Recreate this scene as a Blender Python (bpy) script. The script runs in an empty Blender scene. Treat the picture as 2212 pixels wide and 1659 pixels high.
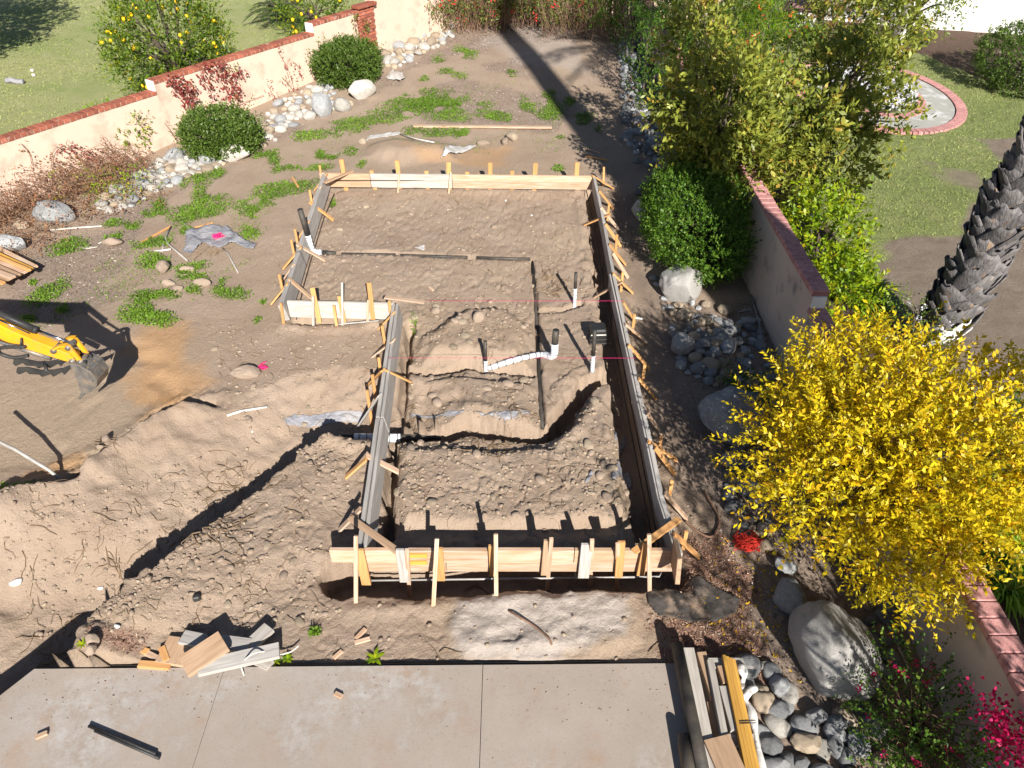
import bpy, math, random
import numpy as np
from mathutils import Vector, Matrix, noise as mnoise
random.seed(7); rng = np.random.default_rng(7)
R = math.radians
# ---------------------------------------------------------------- camera, sky, sun
sc = bpy.context.scene
CH = 5.6; TH = R(39.5); F = 1600.0; CX = 1106.0; CY = 829.5
cam = bpy.data.objects.new('camera', bpy.data.cameras.new('camera')); sc.collection.objects.link(cam)
cam.location = (0, 0, CH); cam.rotation_euler = (R(90) - TH, 0, 0)
cam.data.sensor_width = 36; cam.data.lens = 36 * F / 2212; cam.data.clip_end = 600; cam.data.clip_start = .05
sc.camera = cam
SUN_EL = R(31.5); SHX, SHY = -0.242, 0.970          # ground direction in which shadows fall
w = bpy.data.worlds.new("World"); sc.world = w; w.use_nodes = True
nt = w.node_tree; nt.nodes.clear()
sky = nt.nodes.new('ShaderNodeTexSky'); sky.sky_type = 'NISHITA'; sky.sun_disc = False; sky.air_density = .8; sky.dust_density = .4
sky.sun_elevation = SUN_EL; sky.sun_rotation = math.atan2(-SHX, -SHY)
bg = nt.nodes.new('ShaderNodeBackground'); bg.inputs[1].default_value = 0.05
wo = nt.nodes.new('ShaderNodeOutputWorld'); nt.links.new(sky.outputs[0], bg.inputs[0]); nt.links.new(bg.outputs[0], wo.inputs[0])
sun = bpy.data.objects.new('sun', bpy.data.lights.new('sun', 'SUN')); sc.collection.objects.link(sun)
sun.data.energy = 5.0; sun.data.angle = R(.53); sun.data.color = (1, .955, .88)
sd = Vector((SHX * math.cos(SUN_EL), SHY * math.cos(SUN_EL), -math.sin(SUN_EL)))
sun.rotation_euler = sd.to_track_quat('-Z', 'Y').to_euler(); sun.location = (3, -6, 9)
sc.view_settings.view_transform = 'Standard'; sc.view_settings.look = 'None'; sc.view_settings.gamma = 1
sc.view_settings.exposure = 0.84; sc.view_settings.use_curve_mapping = False
sc.render.engine = 'CYCLES'; sc.cycles.max_bounces = 6; sc.cycles.diffuse_bounces = 2; sc.cycles.transparent_max_bounces = 4
# ---------------------------------------------------------------- measured points of the photograph -> places on the site
CT, ST = math.cos(TH), math.sin(TH)
def PZ(px, py, z=0.0):
    u = (px - CX) / F; v = (py - CY) / F
    t = (CH - z) / (ST + v * CT)
    return Vector((u * t, t * (CT - v * ST), z))
def PY(px, py, Y):
    u = (px - CX) / F; v = (py - CY) / F
    t = Y / (CT - v * ST)
    return Vector((u * t, Y, CH - t * (ST + v * CT)))
def depth(p): return p.y * CT + (CH - p.z) * ST
def wpoly(pts, z=0.0): return [PZ(a, b, z).xy for a, b in pts]
# ---------------------------------------------------------------- noise and distance fields
def _h(ix, iy, s):
    n = (ix * 374761393 + iy * 668265263 + s * 1446653) & 0xffffffff
    n = ((n ^ (n >> 13)) * 1274126177) & 0xffffffff
    return ((n ^ (n >> 16)) & 0xffff) / 65535.0
def vn(x, y, s=0):
    xi = np.floor(x).astype(np.int64); yi = np.floor(y).astype(np.int64)
    fx = x - xi; fy = y - yi; fx = fx * fx * (3 - 2 * fx); fy = fy * fy * (3 - 2 * fy)
    a = _h(xi, yi, s); b = _h(xi + 1, yi, s); c = _h(xi, yi + 1, s); d = _h(xi + 1, yi + 1, s)
    return (a + (b - a) * fx) * (1 - fy) + (c + (d - c) * fx) * fy
def fbm(x, y, sc_, oct_=4, s=0):
    t = 0; a = 1; tot = 0
    for k in range(oct_):
        t = t + a * vn(x * sc_ + 17.3 * k, y * sc_ - 9.1 * k, s + k); tot += a; a *= .5; sc_ *= 2.03
    return t / tot
def billow(x, y, sc_, oct_=3, s=0):
    t = 0; a = 1; tot = 0
    for k in range(oct_):
        t = t + a * (1 - abs(2 * vn(x * sc_ + 5.3 * k, y * sc_ + 3.1 * k, s + k) - 1)); tot += a; a *= .5; sc_ *= 2.1
    return t / tot
def ss(t): t = np.clip(t, 0, 1); return t * t * (3 - 2 * t)
def dseg(x, y, a, b):
    ax, ay = a; bx, by = b; dx, dy = bx - ax, by - ay; L = dx * dx + dy * dy + 1e-9
    t = np.clip(((x - ax) * dx + (y - ay) * dy) / L, 0, 1)
    return np.hypot(x - ax - t * dx, y - ay - t * dy)
def dline(x, y, pts):
    d = dseg(x, y, pts[0], pts[1])
    for a, b in zip(pts[1:-1], pts[2:]): d = np.minimum(d, dseg(x, y, a, b))
    return d
def sdpoly(x, y, pts):        # positive inside
    d = dline(x, y, list(pts) + [pts[0]])
    ins = np.zeros(np.shape(x), bool); n = len(pts); j = n - 1
    for i in range(n):
        xi, yi = pts[i]; xj, yj = pts[j]
        c = ((yi > y) != (yj > y)) & (x < (xj - xi) * (y - yi) / (yj - yi + 1e-12) + xi)
        ins ^= c; j = i
    return np.where(ins, d, -d)
# ---------------------------------------------------------------- materials
def nd(nt, t, **k):
    n = nt.nodes.new(t)
    for a, b in k.items():
        if a.startswith('i_'):
            key = a[2:]; n.inputs[int(key) if key.isdigit() else key].default_value = b
        else: setattr(n, a, b)
    return n
def c4(c): return (c[0], c[1], c[2], 1)
def newmat(name):
    m = bpy.data.materials.new(name); m.use_nodes = True; nt = m.node_tree
    return m, nt, nt.nodes['Principled BSDF'], nt.nodes['Material Output']
def mixc(nt, fac, a, b, mode='MIX'):
    n = nt.nodes.new('ShaderNodeMix'); n.data_type = 'RGBA'; n.blend_type = mode
    for s, v in ((0, fac), (6, a), (7, b)):
        if hasattr(v, 'is_output'): nt.links.new(v, n.inputs[s])
        elif s == 0: n.inputs[0].default_value = v
        else: n.inputs[s].default_value = c4(v)
    return n.outputs[2]
def noise_n(nt, vec, scale, detail=5, rough=.6, lo=.35, hi=.65):
    n = nd(nt, 'ShaderNodeTexNoise', i_Scale=scale, i_Detail=detail, i_Roughness=rough)
    nt.links.new(vec, n.inputs['Vector'])
    r = nd(nt, 'ShaderNodeMapRange'); r.inputs[1].default_value = lo; r.inputs[2].default_value = hi
    nt.links.new(n.outputs[0], r.inputs[0]); return r.outputs[0]
def bump_n(nt, p, h, strength, dist=.01, chain=None):
    b = nd(nt, 'ShaderNodeBump', i_Strength=strength, i_Distance=dist)
    nt.links.new(h, b.inputs['Height'])
    if chain: nt.links.new(chain, b.inputs['Normal'])
    nt.links.new(b.outputs[0], p.inputs['Normal']); return b.outputs[0]
def M(name, c1, c2=None, scale=6, rough=.85, bump=.3, bscale=60, bdist=.006, rand=.12, stretch=None, c3=None, s3=20, lo=.35, hi=.65, lo3=.5, hi3=.7, spec=.3, metal=0):
    m, nt, p, o = newmat(name)
    tc = nd(nt, 'ShaderNodeTexCoord'); vec = tc.outputs['Object']
    oi = nd(nt, 'ShaderNodeObjectInfo')
    ad = nd(nt, 'ShaderNodeVectorMath', operation='ADD'); nt.links.new(vec, ad.inputs[0])
    mu = nd(nt, 'ShaderNodeVectorMath', operation='SCALE'); mu.inputs['Scale'].default_value = 37
    cb = nd(nt, 'ShaderNodeCombineXYZ')
    for k in range(3): nt.links.new(oi.outputs['Random'], cb.inputs[k])
    nt.links.new(cb.outputs[0], mu.inputs[0]); nt.links.new(mu.outputs[0], ad.inputs[1]); vec = ad.outputs[0]
    if stretch:
        mp = nd(nt, 'ShaderNodeMapping'); mp.inputs['Scale'].default_value = stretch
        nt.links.new(vec, mp.inputs[0]); vec = mp.outputs[0]
    col = mixc(nt, noise_n(nt, vec, scale, lo=lo, hi=hi), c1, c2 or [x * .75 for x in c1])
    if c3: col = mixc(nt, noise_n(nt, vec, s3, 3, lo=lo3, hi=hi3), col, c3)
    if rand:
        hs = nd(nt, 'ShaderNodeHueSaturation'); nt.links.new(col, hs.inputs['Color'])
        r = nd(nt, 'ShaderNodeMapRange'); r.inputs[3].default_value = 1 - rand; r.inputs[4].default_value = 1 + rand
        nt.links.new(oi.outputs['Random'], r.inputs[0]); nt.links.new(r.outputs[0], hs.inputs['Value']); col = hs.outputs[0]
    nt.links.new(col, p.inputs['Base Color']); p.inputs['Roughness'].default_value = rough
    p.inputs['Specular IOR Level'].default_value = spec; p.inputs['Metallic'].default_value = metal
    if bump: bump_n(nt, p, noise_n(nt, vec, bscale, 5, lo=.2, hi=.8), bump, bdist)
    return m
def LEAF(name, c1, c2, c3=None, trans=.35, rough=.45, spec=.4):
    """leaf colour varies leaf by leaf (attribute 'var') between c1, c2 and now and then c3"""
    m, nt, p, o = newmat(name)
    at = nd(nt, 'ShaderNodeAttribute', attribute_name='var')
    rp = nd(nt, 'ShaderNodeValToRGB'); nt.links.new(at.outputs['Fac'], rp.inputs[0])
    e = rp.color_ramp.elements; e[0].color = c4(c1); e[0].position = .1; e[1].color = c4(c2); e[1].position = .8
    if c3: q = e.new(.97); q.color = c4(c3)
    nt.links.new(rp.outputs[0], p.inputs['Base Color']); p.inputs['Roughness'].default_value = rough
    p.inputs['Specular IOR Level'].default_value = spec
    tr = nd(nt, 'ShaderNodeBsdfTranslucent'); nt.links.new(rp.outputs[0], tr.inputs[0])
    mx = nd(nt, 'ShaderNodeMixShader'); mx.inputs[0].default_value = trans
    nt.links.new(p.outputs[0], mx.inputs[1]); nt.links.new(tr.outputs[0], mx.inputs[2]); nt.links.new(mx.outputs[0], o.inputs[0])
    return m
def wood(name, c1, c2, **k):
    return M(name, c1, c2, scale=9, stretch=(.35, 5, 5), bscale=22, bump=.35, bdist=.002, c3=[x * .7 for x in c2], s3=5, lo3=.55, hi3=.85, rand=.14, **k)
MT = dict(
    stucco=M('peach_stucco', (.70, .52, .41), (.65, .475, .37), scale=1.6, bump=.5, bscale=90, rand=0, c3=(.47, .35, .27), s3=2.6, lo3=.52, hi3=.72),
    stucco_pink=M('weathered_pale_stucco', (.64, .51, .43), (.53, .43, .37), scale=1.4, bump=.6, bscale=80, rand=0, c3=(.24, .21, .20), s3=2.6, lo3=.56, hi3=.75),
    plaster=M('white_plaster', (.8, .79, .76), (.7, .68, .64), scale=3, bump=.3, rand=0),
    brick=M('red_brick', (.37, .12, .075), (.28, .085, .05), scale=14, bump=.5, bscale=120, rand=.3, c3=(.46, .30, .24), s3=9, lo3=.6),
    brick_pink=M('pink_brick', (.56, .29, .27), (.46, .22, .205), scale=14, bump=.5, bscale=120, rand=.12, c3=(.33, .14, .13), s3=20),
    mortar=M('mortar', (.42, .36, .31), (.32, .27, .23), scale=12, bump=.5, rand=0),
    mortar_pink=M('pink_mortar', (.36, .16, .15), (.28, .12, .11), scale=12, bump=.5, rand=0),
    concrete=M('concrete', (.34, .27, .225), (.275, .222, .188), scale=1.7, bump=.35, bscale=150, bdist=.003, rand=0, c3=(.345, .305, .28), s3=4.5, lo3=.5, hi3=.7, rough=.8),
    path=M('path_concrete', (.42, .41, .37), (.36, .35, .32), scale=2.5, bump=.3, rand=0, c3=(.6, .6, .58), s3=3.4, lo3=.52, hi3=.66),
    wood_new=wood('fresh_wood', (.62, .34, .14), (.50, .25, .09)),
    wood_tan=wood('tan_wood', (.50, .34, .22), (.38, .24, .15)),
    wood_grey=wood('grey_wood', (.46, .43, .40), (.32, .295, .27)),
    wood_white=wood('whitish_wood', (.50, .46, .41), (.36, .32, .28)),
    wood_dusty=wood('dusty_wood', (.56, .43, .33), (.45, .27, .16)),
    wood_yellow=wood('yellow_lath', (.60, .34, .07), (.48, .25, .05)),
    black=M('black_plastic', (.018, .018, .018), (.03, .028, .026), rough=.4, bump=.1, rand=0, spec=.5),
    black_dusty=M('dusty_black_plastic', (.03, .029, .028), (.09, .075, .06), rough=.55, bump=.2, rand=0),
    white_wrap=M('white_wrap', (.78, .79, .82), (.66, .67, .70), scale=20, rough=.4, bump=.6, bscale=30, bdist=.01, rand=0),
    pvc=M('white_plastic', (.74, .72, .68), (.58, .54, .47), scale=12, rough=.45, bump=.1, rand=0),
    pvc_dull=M('weathered_plastic', (.42, .40, .38), (.30, .28, .26), scale=12, rough=.5, bump=.1, rand=0),
    steel=M('rusty_dark_steel', (.055, .048, .045), (.09, .06, .045), scale=30, rough=.6, metal=.3, rand=0),
    pink=M('pink_string', (.8, .03, .2), (.7, .02, .15), bump=0, rand=0),
    yellow=M('yellow_paint', (.78, .38, .012), (.66, .32, .02), scale=5, rough=.4, bump=.08, rand=0, spec=.5, c3=(.36, .24, .12), s3=16, lo3=.55, hi3=.72),
    machine_black=M('machine_black', (.022, .022, .024), (.045, .043, .04), rough=.45, rand=0),
    machine_grey=M('worn_steel', (.12, .115, .11), (.22, .2, .18), scale=14, rough=.5, metal=.4, rand=0, c3=(.30, .24, .18), s3=8),
    chrome=M('cylinder_rod', (.5, .5, .52), (.4, .4, .42), rough=.2, metal=1, bump=0, rand=0),
    hose=M('rubber_hose', (.05, .05, .052), (.14, .14, .145), scale=90, rough=.6, rand=0),
    rock_pale=M('pale_stone', (.56, .53, .48), (.46, .42, .37), scale=5, bump=.7, bscale=26, bdist=.02, rand=.2, c3=(.36, .33, .30), s3=9, lo3=.55, rough=.9),
    rock_grey=M('grey_stone', (.44, .44, .44), (.33, .335, .34), scale=5, bump=.8, bscale=24, bdist=.02, rand=.22, c3=(.58, .58, .57), s3=7, lo3=.56, rough=.9),
    rock_tan=M('tan_stone', (.46, .37, .27), (.38, .30, .22), scale=5, bump=.7, bscale=26, bdist=.02, rand=.2, rough=.9),
    rock_dark=M('dark_stone', (.30, .30, .30), (.20, .205, .21), scale=6, bump=.8, bscale=26, bdist=.02, rand=.25, c3=(.34, .34, .34), s3=9, lo3=.56, rough=.9),
    rock_dusty=M('dusty_stone', (.33, .255, .20), (.29, .22, .165), scale=6, bump=.5, bscale=26, rand=.15, rough=.95),
    granite=M('speckled_granite', (.50, .48, .45), (.38, .36, .34), scale=30, bump=.7, bscale=60, bdist=.012, rand=.06, c3=(.16, .15, .145), s3=75, lo3=.56, hi3=.64, rough=.85),
    bark=M('brown_bark', (.10, .075, .055), (.16, .13, .10), scale=20, bump=1, bscale=40, bdist=.02, rand=0),
    bark_white=M('whitewashed_bark', (.85, .84, .82), (.6, .58, .55), scale=10, bump=.6, rand=0, c3=(.3, .27, .24), s3=12, lo3=.62, hi3=.7),
    twig=M('dry_twig', (.30, .21, .13), (.22, .15, .09), scale=20, bump=.2, rand=.2),
    bramble=M('bare_stem', (.24, .14, .09), (.17, .10, .07), scale=20, bump=.2, rand=.2),
    boot=M('palm_leaf_base', (.095, .088, .092), (.19, .175, .17), scale=7, stretch=(6, 6, .8), bump=.8, bscale=12, bdist=.015, rand=.3, c3=(.38, .22, .10), s3=2.4, lo3=.60, hi3=.8),
    sheet=M('clear_plastic_sheet', (.62, .60, .58), (.50, .46, .42), scale=5, rough=.25, bump=.6, bscale=12, bdist=.03, rand=0, spec=.6),
    tarp=M('grey_tarp', (.25, .25, .28), (.33, .32, .33), scale=4, rough=.5, bump=.7, bscale=14, bdist=.03, rand=0),
    fabric=M('black_weed_fabric', (.045, .04, .037), (.075, .065, .058), scale=5, rough=.9, bump=.5, bscale=14, bdist=.02, rand=0, c3=(.22, .16, .12), s3=6, lo3=.5, hi3=.66),
    soil_clod=M('soil_clod', (.33, .25, .185), (.27, .20, .15), scale=8, bump=.5, rand=.1),
    red=M('red_netting', (.75, .06, .035), (.6, .04, .03), bump=0, rand=0),
    fruit=M('yellow_fruit', (.85, .55, .01), (.8, .45, .01), rough=.4, bump=.1, rand=.1),
    orange_flower=M('orange_flower', (.75, .10, .02), (.6, .06, .02), bump=0, rand=.2),
)
LT = dict(
    yellow=LEAF('golden_leaves', (.22, .22, .008), (.84, .63, .014), (.88, .50, .02), trans=.35),
    bush=LEAF('dark_bush_leaves', (.04, .085, .012), (.13, .21, .03), (.25, .32, .10)),
    bushR=LEAF('green_bush_leaves', (.03, .09, .01), (.12, .235, .02), (.26, .36, .05)),
    guava=LEAF('olive_leaves', (.05, .085, .012), (.37, .40, .06), (.50, .33, .06)),
    lime=LEAF('lime_leaves', (.10, .20, .008), (.32, .42, .01), (.55, .46, .02)),
    hedge=LEAF('hedge_leaves', (.05, .14, .006), (.20, .32, .01), (.45, .42, .015)),
    lemon=LEAF('citrus_leaves', (.05, .11, .01), (.17, .25, .02), (.33, .34, .03)),
    weed=LEAF('weed_leaves', (.10, .19, .015), (.20, .34, .03), (.32, .45, .07), trans=.3, rough=.6),
    strap=LEAF('strap_leaves', (.12, .26, .01), (.34, .52, .03), (.55, .55, .12)),
    red=LEAF('red_creeper_leaves', (.22, .04, .035), (.38, .08, .07), (.46, .20, .10)),
    brown=LEAF('brown_dry_leaves', (.20, .09, .05), (.40, .24, .13), (.40, .09, .05)),
    thicket=LEAF('mixed_thicket_leaves', (.05, .11, .015), (.24, .28, .06), (.42, .08, .04)),
    magenta=LEAF('magenta_bracts', (.55, .01, .09), (.75, .02, .16), (.8, .05, .25)),
    flower_white=LEAF('white_blossom', (.70, .66, .78), (.9, .9, .92), (.5, .6, .35)),
    chip=LEAF('wood_chips', (.14, .09, .07), (.34, .25, .20), (.55, .48, .42), trans=.05, rough=.9),
    redchip=LEAF('red_bark_chips', (.16, .075, .05), (.34, .20, .14), (.55, .42, .3), trans=.05, rough=.9),
    grass=LEAF('lawn_blades', (.19, .25, .06), (.37, .42, .13), (.50, .46, .20), trans=.25, rough=.6),
    rust=LEAF('rust_leaves', (.18, .10, .02), (.45, .26, .05), (.5, .3, .05)),
    yfall=LEAF('fallen_yellow_leaves', (.6, .38, .01), (.85, .6, .02), (.8, .35, .02)),
    palm=LEAF('palm_leaflets', (.05, .09, .02), (.11, .17, .04)),
)
# ---------------------------------------------------------------- mesh helpers
def mk(name, V, Fc, mat, parent=None, loc=None, var=None, smooth=False, label=None, cat=None, group=None, kind=None, attrs=None, mats=None, midx=None):
    """V (n,3) world vertices, Fc: (k,3|4) array or list of faces -> one mesh object with origin at loc"""
    V = np.asarray(V, dtype=np.float64).reshape(-1, 3)
    if loc is None: loc = tuple(parent.location) if parent is not None else (0, 0, 0)
    V = V - np.array(loc)
    me = bpy.data.meshes.new(name)
    if isinstance(Fc, np.ndarray):
        n = len(Fc); k = Fc.shape[1]
        me.vertices.add(len(V)); me.vertices.foreach_set('co', V.ravel())
        me.loops.add(n * k); me.loops.foreach_set('vertex_index', Fc.astype(np.int32).ravel())
        me.polygons.add(n); me.polygons.foreach_set('loop_start', np.arange(0, n * k, k, dtype=np.int32))
        try: me.polygons.foreach_set('loop_total', np.full(n, k, dtype=np.int32))
        except Exception: pass
        me.update(calc_edges=True)
    else:
        me.from_pydata(V.tolist(), [], [tuple(f) for f in Fc]); me.update()
    if smooth: me.polygons.foreach_set('use_smooth', np.ones(len(me.polygons), dtype=bool))
    if var is not None:
        a = me.attributes.new('var', 'FLOAT', 'FACE'); a.data.foreach_set('value', np.asarray(var, dtype=np.float32))
    for an, arr in (attrs or {}).items():
        a = me.attributes.new(an, 'FLOAT_COLOR', 'POINT'); a.data.foreach_set('color', np.asarray(arr, dtype=np.float32).ravel())
    for mm in (mats or [mat]): me.materials.append(mm)
    if midx is not None: me.polygons.foreach_set('material_index', np.asarray(midx, dtype=np.int32))
    o = bpy.data.objects.new(name, me); sc.collection.objects.link(o)
    if parent is not None:
        o.parent = parent; o.location = Vector(loc) - parent.location if tuple(loc) != tuple(parent.location) else (0, 0, 0)
    else: o.location = loc
    tag(o, label, cat, group, kind); return o
def tag(o, label=None, cat=None, group=None, kind=None):
    for k, v in (('label', label), ('category', cat), ('group', group), ('kind', kind)):
        if v: o[k] = v
    return o
def thing(name, label, cat, loc, group=None):
    o = bpy.data.objects.new(name, None); sc.collection.objects.link(o); o.location = loc; o.empty_display_size = .1
    return tag(o, label, cat, group)
def inst(name, me, W, parent=None, **k):
    o = bpy.data.objects.new(name, me); sc.collection.objects.link(o)
    if parent is not None: o.parent = parent; o.matrix_basis = Matrix.Translation(-Vector(parent.location)) @ W
    else: o.matrix_basis = W
    return tag(o, **k)
def frame(x, z=(0, 0, 1)):
    x = Vector(x).normalized(); z = Vector(z)
    y = z.cross(x)
    if y.length < 1e-4: y = Vector((0, 1, 0)).cross(x)
    y.normalize(); z = x.cross(y); return Matrix((x, y, z)).transposed()
def mat4(loc, R3): m = R3.to_4x4(); m.translation = Vector(loc); return m
CUBE = np.array([(x, y, z) for x in (0, 1) for y in (0, 1) for z in (0, 1)], float)
CF = [(0, 1, 3, 2), (4, 6, 7, 5), (0, 4, 5, 1), (2, 3, 7, 6), (0, 2, 6, 4), (1, 5, 7, 3)]
def box_mesh(name, lx, ly, lz, mat, ch=None):
    """chamfered box, centred in y and z, x from -lx/2 to lx/2"""
    import bmesh
    bm = bmesh.new(); bmesh.ops.create_cube(bm, size=1)
    for v in bm.verts: v.co = Vector((v.co.x * lx, v.co.y * ly, v.co.z * lz))
    ch = min(lx, ly, lz) * .12 if ch is None else ch
    if ch: bmesh.ops.bevel(bm, geom=bm.edges[:], offset=ch, segments=1, affect='EDGES')
    me = bpy.data.meshes.new(name); bm.to_mesh(me); bm.free(); me.materials.append(mat); return me
def plank(name, a, b, wd, th, mat, parent=None, up=(0, 0, 1), **k):
    a = Vector(a); b = Vector(b); L = (b - a).length
    me = box_mesh(name, L, wd, th, mat, ch=.0025)
    return inst(name, me, mat4((a + b) / 2, frame(b - a, up)), parent, **k)
def tube_arr(pts, rad, seg=8, caps=True):
    pts = [Vector(p) for p in pts]; n = len(pts); rad = rad if hasattr(rad, '__len__') else [rad] * n
    V = []; Fc = []; ref = None
    for i, p in enumerate(pts):
        t = (pts[min(i + 1, n - 1)] - pts[max(i - 1, 0)]).normalized()
        if ref is None: ref = t.orthogonal().normalized()
        ref = (ref - t * ref.dot(t))
        ref = ref.normalized() if ref.length > 1e-5 else t.orthogonal().normalized()
        bn = t.cross(ref)
        for k in range(seg):
            an = 2 * math.pi * k / seg; V.append(p + (ref * math.cos(an) + bn * math.sin(an)) * rad[i])
    for i in range(n - 1):
        for k in range(seg):
            k2 = (k + 1) % seg; Fc.append((i * seg + k, i * seg + k2, (i + 1) * seg + k2, (i + 1) * seg + k))
    if caps: Fc.append(tuple(range(seg - 1, -1, -1))); Fc.append(tuple((n - 1) * seg + k for k in range(seg)))
    return [tuple(v) for v in V], Fc
class MB:
    def __init__(s): s.V = []; s.F = []; s.m = []
    def add(s, VF, m=0):
        V, Fc = VF; o = len(s.V); s.V += [tuple(v) for v in V]; s.F += [tuple(i + o for i in f) for f in Fc]; s.m += [m] * len(Fc); return s
    def box(s, a, b, wd, th, up=(0, 0, 1), m=0):
        a = Vector(a); b = Vector(b); f = frame(b - a, up); L = (b - a).length
        V = [(a + f @ Vector((x * L, (y - .5) * wd, (z - .5) * th))) for x, y, z in CUBE]
        return s.add((V, CF), m)
    def mk(s, name, mat, parent=None, mats=None, **k):
        return mk(name, s.V, s.F, mat, parent, mats=mats, midx=s.m if mats else None, **k)
def tube(name, pts, rad, mat, parent=None, seg=10, **k):
    k.setdefault('smooth', True)
    V, Fc = tube_arr(pts, rad, seg); return mk(name, V, Fc, mat, parent, **k)
def smoothline(pts, n=6):
    pts = [Vector(p) for p in pts]; out = []
    P = [pts[0] * 2 - pts[1]] + pts + [pts[-1] * 2 - pts[-2]]
    for i in range(1, len(P) - 2):
        for k in range(n):
            t = k / n; a, b, c, d = P[i - 1], P[i], P[i + 1], P[i + 2]
            out.append(.5 * ((2 * b) + (c - a) * t + (2 * a - 5 * b + 4 * c - d) * t * t + (-a + 3 * b - 3 * c + d) * t ** 3))
    out.append(pts[-1]); return out
# leaves: one four-cornered folded blade per leaf
def leaves(P, D, L, W, fold=.15):
    n = len(P); D = D / (np.linalg.norm(D, axis=1, keepdims=True) + 1e-9)
    rnd = rng.normal(size=(n, 3)) + np.array([0, 0, 1.3])
    S = np.cross(D, rnd); S /= (np.linalg.norm(S, axis=1, keepdims=True) + 1e-9); N = np.cross(S, D)
    L = np.broadcast_to(L, n)[:, None]; W = np.broadcast_to(W, n)[:, None]
    mid = P + D * L * .5
    V = np.stack([P, mid + S * W * .5 + N * W * fold, P + D * L, mid - S * W * .5 + N * W * fold], 1).reshape(-1, 3)
    return V, np.arange(4 * n).reshape(n, 4)
def unit(n):
    v = rng.normal(size=(n, 3)); return v / np.linalg.norm(v, axis=1, keepdims=True)
def sprays(O, D, length, per, L, W, droop=.2, spread=.9, vb=None):
    """twigs from O along D carrying per leaves each"""
    n = len(O); D = D / np.linalg.norm(D, axis=1, keepdims=True)
    length = np.broadcast_to(length, n)
    t = np.tile(np.linspace(.1, 1, per), n) + rng.uniform(-.03, .03, n * per)
    i = np.repeat(np.arange(n), per)
    P = O[i] + D[i] * (length[i] * t)[:, None]; P[:, 2] -= droop * length[i] * t * t
    pr = unit(n * per); pr -= D[i] * np.sum(pr * D[i], 1, keepdims=True)
    pr /= np.linalg.norm(pr, axis=1, keepdims=True) + 1e-9
    dd = D[i] * .65 + pr * spread; dd[:, 2] += .1
    V, Fc = leaves(P, dd, L * rng.uniform(.5, 1.3, n * per), W * rng.uniform(.5, 1.3, n * per))
    base = rng.uniform(0, 1, n) if vb is None else vb
    var = np.clip(base[i] * .55 + rng.uniform(0, .5, n * per), 0, 1)
    return V, Fc, var
def crown_arr(c, rad, nsp, per, L, W, slen, droop=.2, inner=.45, lump=.3, up=.35, seed=0, lobes=9, zmin=None):
    c = np.array(c, float); rad = np.array(rad, float)
    rs = np.random.default_rng(seed + 11)
    lob = rs.normal(size=(lobes, 3)); lob /= np.linalg.norm(lob, axis=1, keepdims=True); amp = rs.uniform(-.6, 1, lobes)
    q = unit(nsp); rr = (inner + (1 - inner) * rng.uniform(0, 1, nsp) ** .5)
    k = np.exp(-(1 - q @ lob.T) * 7) @ amp
    s = 1 + lump * np.clip(k, -1, 1.2)
    O = c + q * rad * (rr * s)[:, None]
    dd = q / rad * rad.mean() + rng.normal(size=(nsp, 3)) * .45; dd[:, 2] += up
    if zmin is not None:
        keep = O[:, 2] > zmin; O = O[keep]; dd = dd[keep]; rr = rr[keep]
    vb = np.clip(rr * .7 + rng.normal(size=len(O)) * .28, 0, 1)
    return sprays(O, dd, slen * rng.uniform(.6, 1.3, len(O)), per, L, W, droop, vb=vb) + (O,)
def cat_arr(lst):
    V = []; Fc = []; var = []; o = 0
    for a in lst:
        V.append(a[0]); Fc.append(a[1] + o); var.append(a[2]); o += len(a[0])
    return np.concatenate(V), np.concatenate(Fc), np.concatenate(var)
def limbs_arr(base, targets, r0, seg=6, sag=.1):
    mb = MB()
    for tgt in targets:
        tgt = Vector(tgt); b = Vector(base); m_ = b.lerp(tgt, .5) + Vector((random.uniform(-.1, .1), random.uniform(-.1, .1), sag))
        pts = smoothline([b, m_, tgt], 4); n = len(pts)
        mb.add(tube_arr(pts, [r0 * (1 - .85 * i / (n - 1)) for i in range(n)], seg))
    return mb
m, nt_, p_, o_ = newmat('stained_concrete'); g_ = nd(nt_, 'ShaderNodeTexCoord').outputs['Object']
c_ = mixc(nt_, noise_n(nt_, g_, 1.5, 8, .65, lo=.36, hi=.66), (.385, .33, .285), (.325, .27, .225))
def mulf(nt, a, b):
    n = nd(nt, 'ShaderNodeMath', operation='MULTIPLY'); nt.links.new(a, n.inputs[0])
    if hasattr(b, 'is_output'): nt.links.new(b, n.inputs[1])
    else: n.inputs[1].default_value = b
    return n.outputs[0]
c_ = mixc(nt_, mulf(nt_, noise_n(nt_, g_, .75, 4, .6, lo=.48, hi=.62), noise_n(nt_, g_, 9, 8, .75, lo=.42, hi=.62)), c_, (.44, .41, .385))
c_ = mixc(nt_, mulf(nt_, noise_n(nt_, g_, 2.6, 7, .75, lo=.54, hi=.70), .6), c_, (.36, .225, .145))
c_ = mixc(nt_, mulf(nt_, noise_n(nt_, g_, 70, 5, .8, lo=.58, hi=.66), .55), c_, (.17, .12, .095))
c_ = mixc(nt_, mulf(nt_, noise_n(nt_, g_, 230, 2, .6, lo=.35, hi=.7), .18), c_, (.22, .18, .15))
nt_.links.new(c_, p_.inputs['Base Color']); p_.inputs['Roughness'].default_value = .8; p_.inputs['Specular IOR Level'].default_value = .25
bump_n(nt_, p_, noise_n(nt_, g_, 60, 8, .8, lo=.2, hi=.8), .3, .004); MT['concrete'] = m
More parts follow.
